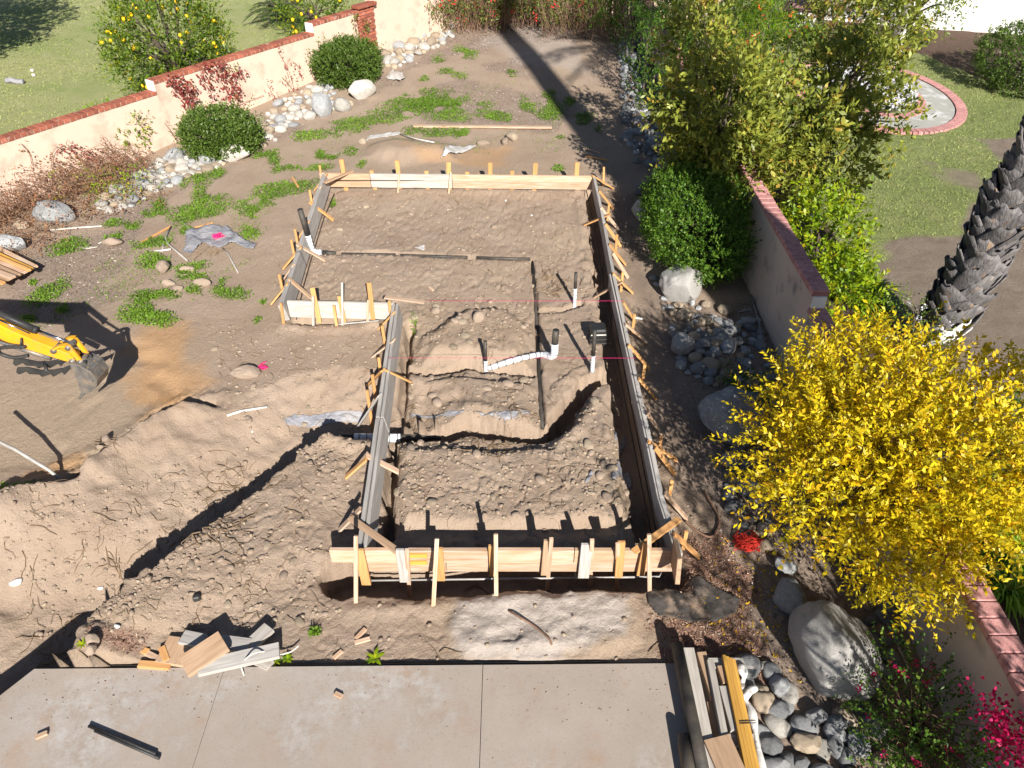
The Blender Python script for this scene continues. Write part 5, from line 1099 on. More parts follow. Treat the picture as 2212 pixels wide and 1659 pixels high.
# roots and dead twigs in the earth
mb = MB()
def twig(x, y, L, r, n=4):
    a = random.uniform(0, 6.28); P_ = []
    for k in range(n):
        z = float(gz(x, y)); P_.append((x, y, z + .006 + random.random() * .02)); a += random.uniform(-.8, .8); x += math.cos(a) * L / n; y += math.sin(a) * L / n
    mb.add(tube_arr(P_, [r * (1 - .5 * i / n) for i in range(n)], 4, False))
for P_, n, L in ((in1, 60, .22), (in2, 80, .2), (in3, 90, .22), (ou1, 170, .26), (ou2, 70, .2), (allp, 260, .25)):
    X, Y = inpolys([P_], [n])
    for x, y in zip(X, Y):
        twig(x, y, L * random.uniform(.4, 1.3), random.uniform(.002, .0045), 5)
for c, n in (((1075, 972), 26), ((1215, 905), 22), ((455, 1180), 22), ((250, 1180), 10), ((430, 1130), 14), ((470, 1000), 18), ((60, 1340), 14), ((450, 540), 16), ((1110, 905), 10), ((880, 900), 26), ((1200, 600), 22), ((1210, 620), 18), ((500, 1150), 14), ((240, 960), 12)):
    p0 = PZ(*c)
    for _ in range(n): twig(p0.x + random.gauss(0, .10), p0.y + random.gauss(0, .10), random.uniform(.15, .4), random.uniform(.003, .007), 5)
mb.mk('roots', MT['twig'], label='torn roots and dead twigs over the dug earth', kind='stuff')
# ---------------------------------------------------------------- chips, weeds, fallen leaves
def flat_bits(X, Y, L, W, zfn=gz, tilt=.35, lift=.004):
    n = len(X); P_ = np.stack([X, Y, zfn(X, Y) + lift], -1); a = rng.uniform(0, 6.28, n); D = np.stack([np.cos(a), np.sin(a), rng.normal(0, tilt, n)], -1)
    V_, F_ = leaves(P_, D, L * rng.uniform(.5, 1.3, n), W * rng.uniform(.6, 1.3, n), .05); return V_, F_, rng.random(n)
zb_ = z1[..., 2]; fl = np.flatnonzero(zb_.ravel() > .35); wgt = (zb_.ravel()[fl]) * (ys[fl // NX] * .0047)
def pick(mask, n, thr=.3):
    fl = np.flatnonzero(mask.ravel() > thr); w_ = mask.ravel()[fl] * ys[fl // NX]; s_ = rng.choice(fl, n, p=w_ / w_.sum()); return xs[s_ % NX] + rng.uniform(-.01, .01, n), ys[s_ // NX] + rng.uniform(-.02, .02, n)
X, Y = pick(z1[..., 2] * (GX < RW) * (GY > 3), 30000); V_, F_, v_ = flat_bits(X, Y, .045, .012)
mk('wood_chips', V_, F_, LT['chip'], var=v_, label='grey brown wood chip mulch over the yard', kind='stuff')
X, Y = pick(z2[..., 0], 9000); V_, F_, v_ = flat_bits(X, Y, .03, .009)
mk('bark_chips', V_, F_, LT['redchip'], var=v_, label='reddish shredded bark around the fabric and slab', kind='stuff')
WEED = [(720, 284, 825, 257, 13), (830, 255, 960, 217, 17), (875, 232, 1010, 228, 10), (930, 248, 1058, 250, 15), (1050, 250, 1100, 262, 8), (640, 299, 700, 291, 8), (875, 287, 1005, 291, 7), (985, 300, 1010, 285, 5), (993, 130, 1026, 138, 10), (950, 178, 1005, 178, 9), (905, 188, 925, 183, 5), (592, 368, 715, 362, 7), (560, 422, 680, 392, 14), (756, 331, 760, 331, 9), (688, 334, 732, 337, 7), (590, 347, 596, 345, 8), (776, 360, 786, 350, 5), (1123, 225, 1150, 245, 9), (1191, 218, 1180, 222, 9), (1168, 243, 1204, 250, 14), (1225, 229, 1235, 228, 6), (1245, 264, 1274, 262, 9), (1293, 281, 1296, 283, 7), (1207, 302, 1212, 303, 6), (1202, 364, 1212, 366, 8),
        (378, 462, 482, 439, 17), (427, 425, 440, 400, 12), (521, 452, 576, 442, 13), (545, 471, 555, 470, 6), (300, 457, 352, 440, 10), (225, 472, 250, 464, 9), (262, 474, 290, 468, 8), (227, 503, 258, 490, 9), (103, 523, 177, 503, 12), (286, 514, 365, 515, 9), (307, 552, 349, 568, 15), (398, 494, 405, 494, 8), (530, 500, 548, 508, 10), (35, 558, 58, 557, 8), (57, 637, 130, 590, 13), (55, 592, 65, 590, 6), (120, 650, 135, 645, 7), (40, 672, 60, 668, 7), (286, 642, 385, 638, 12), (265, 672, 380, 695, 15), (300, 665, 350, 672, 14), (387, 582, 443, 572, 8), (391, 597, 443, 597, 9), (406, 622, 432, 636, 11), (456, 630, 529, 634, 11), (478, 614, 486, 606, 9), (415, 648, 420, 647, 6), (568, 656, 570, 655, 5), (550, 695, 566, 686, 6), (0, 1054, 88, 1048, 9), (383, 391, 392, 388, 8), (418, 382, 440, 375, 9), (455, 378, 480, 372, 8), (679, 1366, 683, 1367, 6), (720, 432, 718, 446, 4), (893, 688, 895, 715, 5), (804, 660, 806, 690, 4), (690, 330, 694, 333, 6), (540, 340, 600, 330, 5), (330, 430, 345, 425, 7), (1100, 176, 1110, 178, 5), (940, 150, 960, 145, 6)]
def capsamp(x1, y1, x2, y2, r, n):
    t = rng.uniform(0, 1, n); a = rng.uniform(0, 6.28, n); q = r * np.sqrt(rng.uniform(0, 1, n)) * 1.4
    px = x1 + (x2 - x1) * t + np.cos(a) * q * 1.3; py = y1 + (y2 - y1) * t + np.sin(a) * q
    u = (px - CX) / F; v = (py - CY) / F; tt = CH / (ST + v * CT); X = u * tt; Y = tt * (CT - v * ST)
    k = fbm(X, Y, 3.2, 3, 77) + .25 * (1 - q / (r * 1.25)) > .46; return X[k], Y[k]
XX, YY = [], []
for c in WEED:
    A_ = (math.hypot(c[2] - c[0], c[3] - c[1]) + 2 * c[4]) * 2 * c[4]; p0 = PZ(c[0], c[1]); sc_ = (depth(p0) / F) ** 2 / .6
    X, Y = capsamp(*c, int(A_ * sc_ * 5600) + 60); XX.append(X); YY.append(Y)
X = np.concatenate(XX); Y = np.concatenate(YY); n = len(X); print('weeds', n)
hh = .02 + .05 * fbm(X, Y, 4, 2, 3) ** 1.5
P_ = np.stack([X, Y, gz(X, Y) + hh * rng.uniform(0, 1, n)], -1); D = rng.normal(size=(n, 3)); D[:, 2] = np.abs(D[:, 2]) * .6
V_, F_ = leaves(P_, D, .034 * rng.uniform(.6, 1.4, n), .017 * rng.uniform(.6, 1.4, n))
mk('weeds', V_, F_, LT['weed'], var=np.clip(fbm(X, Y, 2.5, 3, 8) * .9 + rng.uniform(-.2, .4, n) - .1, 0, 1), label='low green weeds in patches over the yard', kind='stuff')
# sparse weeds straggling
X, Y = inpolys([wpoly([(560, 340), (900, 200), (1280, 180), (1280, 330), (800, 340)]), wpoly([(0, 700), (100, 600), (450, 440), (600, 420), (560, 560), (330, 660)])], [5000, 3500]); k_ = fbm(X, Y, 1.4, 3, 91) > .56; X, Y = X[k_], Y[k_]; n = len(X)
D = rng.normal(size=(n, 3)); D[:, 2] = .4; V_, F_ = leaves(np.stack([X, Y, gz(X, Y) + .005], -1), D, .028 * rng.uniform(.6, 1.3, n), .014)
mk('sparse_weeds', V_, F_, LT['weed'], var=rng.random(n), label='stray green seedlings between the weed patches', kind='stuff')
# leafy dandelion-like plants at the slab
def rosette(c, n, L, W, mat, label, name='weed_plant', cat='weed', zf=None, up=.5, group=None, fl=1):
    p = gp(*c) if zf is None else PZ(c[0], c[1], zf)
    a = np.linspace(0, 6.28, n, endpoint=False) + rng.normal(0, .25, n); k = rng.uniform(.6, 1.15, n)
    Ps, Ds, Ls, Ws = [], [], [], []
    seg = 3; out = []
    for i in range(n):
        d = np.array([math.cos(a[i]), math.sin(a[i])]); base = np.array([p.x, p.y, p.z + .01]); el = up * rng.uniform(.6, 1.5); nv_ = np.array([-d[1], d[0], 0])
        pts = []
        for s_ in range(seg + 1):
            t = s_ / seg; r_ = L * k[i] * t; z = L * k[i] * (math.sin(el) * t - .55 * t * t * (.4 + el * .6)) + .01; wv = W * (math.sin(math.pi * min(1, t * .85 + .12)) * .5 + .02)
            cpt = base + np.array([d[0] * r_ * math.cos(el * .6), d[1] * r_ * math.cos(el * .6), max(z, .008)]); pts.append((cpt + nv_ * wv, cpt - nv_ * wv))
        out.append(pts)
    V_ = []; F_ = []; vr = []
    for pts in out:
        o = len(V_); vv = rng.random()
        for a_, b_ in pts: V_ += [a_, b_]
        for s_ in range(seg): F_.append((o + 2 * s_, o + 2 * s_ + 1, o + 2 * s_ + 3, o + 2 * s_ + 2)); vr.append(vv)
    return mk(name, np.array(V_), np.array(F_), mat, var=vr, loc=tuple(p), label=label, cat=cat, group=group)
rosette((811, 1425), 12, .10, .028, LT['lime'], 'bright green weed rosette on the slab edge')
rosette((596, 1433), 10, .07, .016, LT['lime'], 'spiky green weed at the slab edge right of the offcuts')
rosette((622, 1426), 9, .06, .02, LT['lime'], 'small green weed beside the white cord')
rosette((205, 1432), 9, .06, .014, LT['lime'], 'thin green weed at the left end of the slab edge')
rosette((681, 1367), 14, .07, .02, LT['weed'], 'small bushy weed on the earth above the slab')
# fallen yellow leaves
X, Y = inpolys([wpoly([(1560, 1150), (1700, 1100), (1760, 1480), (1620, 1480), (1500, 1300), (1470, 1430)])], [330]); V_, F_, v_ = flat_bits(X, Y, .035, .016, lift=.012)
mk('fallen_leaves', V_, F_, LT['yfall'], var=v_, label='fallen yellow leaves on the bark and stones', kind='stuff')
# lawn blades on the right garden
n = 110000; X = rng.uniform(3.6, 13, n); Y = rng.uniform(2.5, 20, n) ** 1.0
iX = np.clip(np.searchsorted(rx, X), 0, len(rx) - 1); iY = np.clip(np.searchsorted(ry, Y), 0, len(ry) - 1); k_ = (zr[iY, iX, 0] + zr[iY, iX, 1]) < .35
ell = ((X - 8.12) / 1.85) ** 2 + ((Y - 17.1) / 2.55) ** 2 > 1; k_ &= ell & (np.abs(X / (Y * CT + 5.6 * ST)) < .75); X, Y = X[k_], Y[k_]; n = len(X)
D = rng.normal(size=(n, 3)) * [1, 1, .5]; D[:, 2] = np.abs(D[:, 2]) + .5
V_, F_ = leaves(np.stack([X, Y, rzv(X, Y) - .005], -1), D, .04 * rng.uniform(.6, 1.4, n), .012 * rng.uniform(.7, 1.3, n)); mk('lawn_grass', V_, F_, LT['grass'], var=np.clip(fbm(X, Y, .8, 3, 6) + rng.uniform(-.35, .35, n), 0, 1), label='grass blades of the right hand lawn', kind='stuff')
print('grass', n)
n = 52000; S_ = rng.uniform(-14, 9, n); D_ = rng.uniform(-13, -.3, n); X = WALL0.x + WD.x * S_ + WN.x * D_; Y = WALL0.y + WD.y * S_ + WN.y * D_
k_ = fbm(X, Y, .7, 3, 16) > .36; X, Y = X[k_], Y[k_]; n = len(X); D = rng.normal(size=(n, 3)) * [1, 1, .4]; D[:, 2] = np.abs(D[:, 2]) + .4
V_, F_ = leaves(np.stack([X, Y, np.full(n, -.005)], -1), D, .06 * rng.uniform(.5, 1.4, n), .016); mk('lawn_grass', V_, F_, LT['grass'], var=np.clip(fbm(X, Y, .5, 3, 26) + rng.uniform(-.3, .4, n), 0, 1), label='grass blades of the pale lawn behind the peach wall', kind='stuff')

for c, r, lab in (((35, 1257), .07, 'crumpled white litter on the spoil at the left edge'), ((1148, 465), .03, 'small silver foil scrap on the rear pad'), ((1092, 433), .03, 'grey plastic scrap at the rear right of the pad'), ((254, 1354), .035, 'white chip of foam beside the diagonal trench'), ((217, 1270), .035, 'white pebble like scrap above the diagonal trench'), ((545, 932), .02, 'tiny pale scrap near the white pipe')):
    p = gp(*c, r * .2); inst('litter', SM['rock_pale'][1].copy(), mat4(p, Matrix.Rotation(c[0], 3, 'Z')) @ Matrix.Diagonal((r, r * .55, r * .4, 1)), None, label=lab, cat='litter').data.materials[0] = MT['plaster']
# ================================================================ trees and shrubs
def trunk(par, base, top, r0, r1, mat, lean=(0, 0)):
    pts = smoothline([Vector(base) - Vector((0, 0, .1)), Vector(base).lerp(Vector(top), .5) + Vector((lean[0], lean[1], 0)), top], 5); n = len(pts)
    return tube('trunk', pts, [r0 + (r1 - r0) * i / (n - 1) for i in range(n)], mat, par, 9)
def plant(name, label, cat, base, lobes_, mat, trunk_mat='bark', tr=.05, group=None, fruit=None, flower=None, nl=26, crown_name='crown', tlen=None):
    """lobes_: list of (centre, radii, n sprays, leaves per spray, leaf L, leaf W, spray length, droop, inner, lump, up, seed)"""
    t = thing(name, label, cat, tuple(base), group)
    c0 = Vector(lobes_[0][0]); zt = max(base[2] + .1, base[2] + (c0.z - base[2]) * (tlen or .55)); tp = Vector((base[0] * .6 + c0.x * .4, base[1] * .6 + c0.y * .4, zt))
    if tr: trunk(t, base, tp, tr, tr * .6, MT[trunk_mat])
    arrs = []; O = []
    for L in lobes_:
        a = crown_arr(*L[:7], droop=L[7], inner=L[8], lump=L[9], up=L[10], seed=L[11], zmin=base[2] + .03); arrs.append(a[:3]); O.append(a[3])
    V_, F_, v_ = cat_arr(arrs); mk(crown_name, V_, F_, mat, t, var=v_)
    O = np.concatenate(O)
    if nl:
        tg = O[rng.choice(len(O), min(nl, len(O)), replace=False)]; limbs_arr(tp, tg, max(tr * .45, .008), 5).mk('limbs', MT[trunk_mat], t, smooth=True)
    for nm, spec in (('fruit', fruit), ('blossom', flower)):
        if not spec: continue
        k, r, mt = spec; rad = np.array(lobes_[0][1]); cc = np.array(lobes_[0][0]); q = unit(k * 4); q = q[(q[:, 1] < .35) | (q[:, 2] > .2)][:k]; P_ = cc + q * rad * rng.uniform(.85, 1.08, (len(q), 1))
        if nm == 'fruit':
            me = rockmesh(3, 2, MT[mt])
            for p in P_: inst('fruit', me, mat4(p, Matrix.Identity(3)) @ Matrix.Diagonal((r, r, r * 1.1, 1)), t)
        else:
            idx = np.repeat(np.arange(len(P_)), 14); D = rng.normal(size=(len(idx), 3)); V_, F_ = leaves(P_[idx] + rng.normal(size=(len(idx), 3)) * r * .5, D, r, r * .6)
            mk('blossom', V_, F_, MT[mt] if mt in MT else LT[mt], t, var=rng.random(len(F_)))
    return t
# --- golden tree
gb = PZ(1860, 1330, 0); gbase = (2.95, 4.35, 0.0)
plant('golden_tree', 'golden yellow leaved tree arching over the pink capped wall', 'tree', gbase,
      [((3.04, 4.25, 1.40), (.79, .86, .50), 1450, 17, .054, .025, .36, .12, .45, .75, .45, 1),
       ((2.80, 4.6, 1.25), (.34, .40, .30), 300, 16, .054, .025, .30, .05, .3, .5, .5, 2),
       ((3.40, 3.95, 1.5), (.50, .60, .42), 520, 16, .054, .025, .34, .05, .3, .6, .5, 3),
       ((3.02, 3.45, 1.10), (.40, .34, .26), 260, 16, .05, .021, .24, .4, .3, .6, -.1, 4),
       ((2.85, 4.72, 1.55), (.55, .36, .30), 260, 17, .05, .021, .36, .0, .3, .6, .9, 5)], LT['yellow'], tr=.05, nl=60)
plant('shade_tree', 'tree beyond the lower right corner that dapples the giant boulder', 'tree', (3.9, -.3, 0), [((3.65, .02, 2.6), (1.0, .95, .6), 420, 10, .07, .035, .35, .1, .2, .7, .4, 62)], LT['guava'], tr=.07, nl=20)
# --- olive leaved trees over the wall
def lobe(px, py, z, rad, n, seed, per=12, L=.105, W=.048, sl=.36, droop=.15, inner=.4, lump=.45, up=.35): return (tuple(PZ(px, py, z)), rad, n, per, L, W, sl, droop, inner, lump, up, seed)
plant('olive_leaved_tree', 'tall olive green tree overhanging the wall above the stone bed', 'tree', (3.0, 10.6, 0),
      [lobe(1562, 235, 1.9, (.54, .7, .58), 430, 11, lump=.7), lobe(1500, 85, 2.5, (.22, .4, .50), 140, 12), lobe(1490, 275, 1.5, (.32, .42, .38), 170, 13, lump=.6), lobe(1535, 335, 1.2, (.38, .4, .36), 170, 14), lobe(1605, 365, 1.3, (.32, .3, .34), 150, 19), lobe(1610, 170, 2.0, (.30, .5, .35), 110, 29)], LT['guava'], tr=.07, nl=60)
plant('olive_leaved_tree', 'second olive green tree spreading before the oval path', 'tree', (4.9, 12.0, 0),
      [lobe(1840, 165, 2.1, (.52, .6, .45), 250, 15, lump=.8), lobe(1880, 65, 2.4, (.62, .7, .5), 300, 16, lump=.7), lobe(1725, 280, 1.7, (.38, .45, .38), 170, 17, lump=.6), lobe(1810, 320, 1.4, (.46, .5, .4), 210, 18, lump=.6), lobe(1690, 385, 1.0, (.34, .35, .32), 130, 20), lobe(1905, 235, 1.9, (.3, .34, .26), 50, 28)], LT['guava'], trunk_mat='bark', tr=.08, nl=70)
plant('lime_shrub', 'lime green shrub with thin shoots behind the wall coping', 'shrub', (4.15, 8.9, 0),
      [((4.2, 8.95, .7), (.5, .6, .6), 330, 12, .075, .04, .34, .0, .3, .5, .6, 21), ((4.25, 8.2, .4), (.35, .4, .35), 150, 12, .07, .036, .3, .0, .3, .5, .5, 22)], LT['lime'], tr=.03, nl=30)
# --- clipped bushes
def bush(label, c, rad, mat, seed, n=1500, L=.04, W=.021, cat='bush', name='clipped_bush', flower=None, group=None):
    b = Vector((c[0], c[1], 0)); gzv = float(gz(c[0], c[1])) if c[0] < RW else rz(c[0], c[1])
    return plant(name, label, cat, (c[0], c[1], gzv), [((c[0], c[1], gzv + rad[2] * .95), rad, n, 11, L, W, .15, .0, .72, .32, .5, seed), ((c[0], c[1], gzv + rad[2] * .95), [r * 1.06 for r in rad], 90, 9, L, W, .26, .0, .8, .3, .9, seed + 2), ((c[0], c[1], gzv + rad[2] * .9), [r * .72 for r in rad], n // 3, 9, L, W, .15, 0, .5, .1, .4, seed + 1)], mat, tr=.04, nl=40, flower=flower, group=group)
b1 = PZ(468, 300, .3); bush('round clipped dark green bush nearer along the peach wall', (b1.x + .05, b1.y + .1, 0), (.70, .52, .38), LT['bush'], 31, 1700, L=.05, W=.026)
b2 = PZ(753, 160, .3); bush('round clipped dark green bush in front of the brick pier', (b2.x, b2.y - .1, -.1), (.72, .62, .42), LT['bush'], 33, 1700, L=.055, W=.028)
bush('large bright green bush between the wall and the formwork', (2.70, 9.95, 0), (.72, 1.15, .62), LT['bushR'], 35, 3800, L=.042, W=.019)
bush('dark clipped shrub at the right edge beyond the oval path', (11.75, 17.6, 0), (1.15, 1.3, .65), LT['bush'], 37, 1300, L=.06, W=.03)
# --- hedge with orange flowers
def hedge(name, label, x0, x1, y0, y1, z1_, mat, n, seed, flower=None, L=.06, W=.03):
    t = thing(name, label, 'hedge', ((x0 + x1) / 2, (y0 + y1) / 2, 0)); m_ = 1
    f = rng.uniform(0, 1, n); X = rng.uniform(x0, x1, n); Y = rng.uniform(y0, y1, n); Z = np.full(n, z1_) - rng.random(n) * .12
    sel = f < .25; Y[sel] = y0 + rng.random(sel.sum()) * .12; Z[sel] = rng.uniform(.1, z1_, sel.sum())
    sel = (f > .25) & (f < .4); X[sel] = x0 + rng.random(sel.sum()) * .12; Z[sel] = rng.uniform(.1, z1_, sel.sum())
    sel = (f > .4) & (f < .55); X[sel] = x1 - rng.random(sel.sum()) * .12; Z[sel] = rng.uniform(.1, z1_, sel.sum())
    O = np.stack([X, Y, Z + (fbm(X, Y, 1.5, 3, seed) - .5) * .35], -1); D = rng.normal(size=(n, 3)) * .6; D[:, 2] += .7; D[f < .25, 1] -= .8
    V_, F_, v_ = sprays(O, D, .2, 9, L, W, 0); mk('foliage', V_, F_, mat, t, var=v_)
    mb = MB()
    for _ in range(30):
        a = Vector((random.uniform(x0 + .2, x1 - .2), random.uniform(y0 + .2, y1 - .2), 0)); mb.add(tube_arr([a, a + Vector((wob(.2), wob(.2), z1_ * .9))], .02, 5))
    mb.mk('stems', MT['bark'], t, kind='stuff')
    if flower:
        P_ = O[rng.choice(n, flower, replace=False)]; idx = np.repeat(np.arange(len(P_)), 10); V_, F_ = leaves(P_[idx] + rng.normal(size=(len(idx), 3)) * .05 + [0, 0, .12], rng.normal(size=(len(idx), 3)), .07, .035); mk('blossom', V_, F_, MT['orange_flower'], t)
    return t
hedge('flowering_hedge', 'bright green hedge dotted with orange flowers at the top of the picture', 3.75, 6.3, 15.4, 22.5, 1.5, LT['hedge'], 2600, 3, 46)
hedge('ivy_mass', 'dark leafy mass covering the far end of the right wall', 2.55, 3.6, 15.6, 22.8, 1.7, LT['bushR'], 1500, 5)
# --- citrus and garden shrubs
plant('lemon_tree', 'lemon tree full of yellow fruit rising behind the peach wall', 'tree', (-7.1, 16.6, 0), [((-7.15, 16.3, 1.25), (1.15, 1.1, 1.0), 1350, 11, .075, .036, .34, .1, .4, .4, .35, 41), ((-6.4, 16.0, .8), (.6, .5, .5), 150, 10, .07, .034, .3, .1, .4, .3, .3, 42)], LT['lemon'], tr=.09, nl=40, fruit=(85, .036, 'fruit'))
plant('citrus_bush', 'smaller citrus bush with yellow fruit behind the coping step', 'shrub', (-5.3, 21.6, 0), [((-5.3, 21.4, .75), (.85, .8, .7), 420, 10, .08, .038, .3, .1, .4, .4, .35, 43)], LT['lemon'], tr=.06, nl=20, fruit=(24, .045, 'fruit'))
plant('garden_shrub', 'lime green low shrub just behind the near wall coping', 'shrub', (-7.6, 13.9, 0), [((-7.55, 13.95, .35), (.6, .38, .40), 300, 10, .06, .026, .2, .0, .4, .3, .6, 44)], LT['hedge'], tr=.03, nl=10)
plant('citrus_tree', 'bushy citrus tree before the bright white wall', 'tree', (10.3, 20.8, 0), [((10.2, 20.6, 1.4), (1.15, 1.0, .95), 480, 11, .09, .042, .4, .0, .35, .5, .4, 45)], LT['lemon'], tr=.08, nl=24)
plant('rust_shrub', 'rust and orange leaved shrub left of the citrus tree', 'shrub', (8.6, 21.4, 0), [((8.6, 21.2, 1.3), (.9, .9, .9), 380, 11, .07, .035, .35, .0, .35, .5, .4, 46)], LT['rust'], tr=.06, nl=24)
plant('garden_shrub', 'olive green shrub at the top behind the whitewashed trunk', 'shrub', (6.9, 21.0, 0), [((6.9, 20.7, 1.3), (1.0, .9, 1.0), 420, 11, .08, .036, .38, .0, .35, .5, .4, 47)], LT['guava'], tr=.07, nl=24)
plant('garden_shrub', 'low green hedge plant at the top edge before the brick step', 'shrub', (5.9, 24.0, 0), [((6.4, 24.0, .6), (1.4, .6, .6), 300, 10, .08, .036, .3, .0, .4, .3, .4, 48)], LT['bushR'], tr=.05, nl=12)
wt = thing('whitewashed_trunk', 'crooked whitewashed tree trunk beyond the second olive tree', 'trunk', (7.6, 18.9, 0))
pts = smoothline([PZ(1928, 140, 0), PZ(1937, 95, .5), PZ(1948, 55, 1.0), PZ(1958, 20, 1.5), PZ(1966, -20, 2.0)], 5); tube('stem', pts, [.17 - .10 * i / 20 for i in range(21)], MT['bark_white'], wt, 10)
plant('rose_bush', 'thin rose bush with a few pink blooms by the palm foot', 'shrub', (4.95, 7.45, 0), [((4.95, 7.45, .35), (.36, .42, .32), 150, 9, .035, .018, .2, .0, .3, .4, .5, 49)], LT['lemon'], tr=.015, nl=24, flower=(7, .03, 'flower_white'))
plant('dark_groundcover', 'dark leafy creeper on the shaded stones left of the golden tree', 'creeper', (2.75, 6.35, 0), [((2.75, 6.4, .12), (.35, .55, .14), 160, 8, .04, .024, .12, .0, .2, .3, .2, 50)], LT['bush'], tr=0, nl=0, crown_name='leaf_mass')
plant('green_shrub', 'deep green shrub beyond the golden tree at the right edge', 'shrub', (5.1, 5.3, 0), [((5.1, 5.2, .4), (.6, .7, .35), 420, 10, .04, .022, .18, .0, .4, .3, .4, 51)], LT['bushR'], tr=.04, nl=10)
# bougainvillea
BG = plant('bougainvillea', 'sparse bougainvillea with magenta bracts in the shade at the lower right corner', 'shrub', (2.95, 2.55, 0), [((2.90, 2.55, .32), (.38, .50, .26), 330, 9, .034, .020, .22, .0, .15, .5, .5, 52), ((2.95, 2.1, .4), (.42, .42, .28), 160, 9, .034, .020, .22, .0, .2, .5, .5, 53)], LT['bushR'], trunk_mat='bramble', tr=.02, nl=90, flower=(22, .028, 'magenta'))
mg = PZ(2176, 1585, .85); V_, F_ = leaves(np.array(mg) + rng.normal(size=(520, 3)) * [.075, .14, .06], rng.normal(size=(520, 3)), .035, .026)
mk('magenta_spray', V_, F_, LT['magenta'], BG, var=rng.random(520), kind='stuff', label='dense cluster of magenta bracts')
# --- strap leaved clumps
def strap(c, z, n, L, W, label, mat='strap'):
    p = PZ(c[0], c[1], z); t_ = []; V_ = []; F_ = []; vr = []
    for i in range(n):
        a = random.uniform(0, 6.28); el = random.uniform(.5, 1.45); l = L * random.uniform(.6, 1.15); d = Vector((math.cos(a), math.sin(a), 0)); nv_ = Vector((-d.y, d.x, 0)); o = len(V_); vv = random.random(); b = p + d * random.uniform(0, L * .25) + nv_ * wob(L * .15)
        b.z = rz(b.x, b.y) if b.x > RW else float(gz(b.x, b.y))
        for s_ in range(6):
            t = s_ / 5; q = b + d * (l * t * math.cos(el) + l * .35 * t * t) + Vector((0, 0, l * (t * math.sin(el) - .55 * t * t))); wv = W * (1 - t ** 2.2) * .5 + .001; q.z = max(q.z, b.z + .01)
            V_ += [q + nv_ * wv, q - nv_ * wv]
        for s_ in range(5): F_.append((o + 2 * s_, o + 2 * s_ + 1, o + 2 * s_ + 3, o + 2 * s_ + 2)); vr.append(vv)
    return mk('strap_leaved_clump', np.array([v[:] for v in V_]), np.array(F_), LT[mat], var=vr, loc=tuple(p), label=label, cat='clump')
strap((1805, 590), 0, 190, .42, .028, 'strap leaved clump nearest the lime shrub along the coping')
strap((1860, 640), 0, 300, .50, .03, 'largest strap leaved clump between the wall and the rose bush')
strap((1800, 560), 0, 90, .34, .024, 'small strap leaved tuft beneath the lime shrub')
strap((2190, 1190), 0, 260, .48, .03, 'strap leaved clump right of the golden tree')
strap((2150, 1140), 0, 180, .44, .028, 'strap leaved clump half under the golden tree at the right')
strap((2235, 1120), 0, 160, .44, .028, 'strap leaved clump cut by the right edge')
strap((2170, 1275), 0, 150, .36, .026, 'strap leaved clump at the lower end beside the pink coping')
# sago palm
sg = thing('sago_palm', 'dark sago palm on the lawn at the top edge', 'palm', tuple(PZ(600, 22, 0)))
def fronds(par, c, n, L, el0, el1, mat, droop=.5, lw=.02, ll=.25, name='fronds', nl=26):
    c = Vector(c); P_ = []; D_ = []; mb = MB()
    for i in range(n):
        a = 2 * math.pi * i / n + wob(.2); el = random.uniform(el0, el1); d = Vector((math.cos(a), math.sin(a), 0)); l = L * random.uniform(.85, 1.1); pts = []
        for k in range(nl):
            t = k / (nl - 1); q = c + d * (l * t * math.cos(el)) + Vector((0, 0, l * (t * math.sin(el) - droop * t * t))); pts.append(q)
        mb.add(tube_arr(pts[::5] + [pts[-1]], .012 * L / 2 + .003, 4, False)); nv_ = Vector((-d.y, d.x, 0))
        for k in range(2, nl):
            dd = (pts[k] - pts[k - 1]).normalized()
            for s_ in (-1, 1): P_.append(pts[k][:]); D_.append((nv_ * s_ + dd * .6 + Vector((0, 0, -.15)))[:])
    n = len(P_); V_, F_ = leaves(np.array(P_), np.array(D_), ll, lw); mk(name, V_, F_, mat, par, var=rng.random(n) * .6); mb.mk('frond_ribs', MT['bark'], par)
tube('trunk', [PZ(600, 22, -.1), PZ(600, 22, .35)], .16, MT['boot'], sg, 9); fronds(sg, PZ(600, 22, .4), 34, .95, .1, .9, LT['palm'], .5, .02, .17)
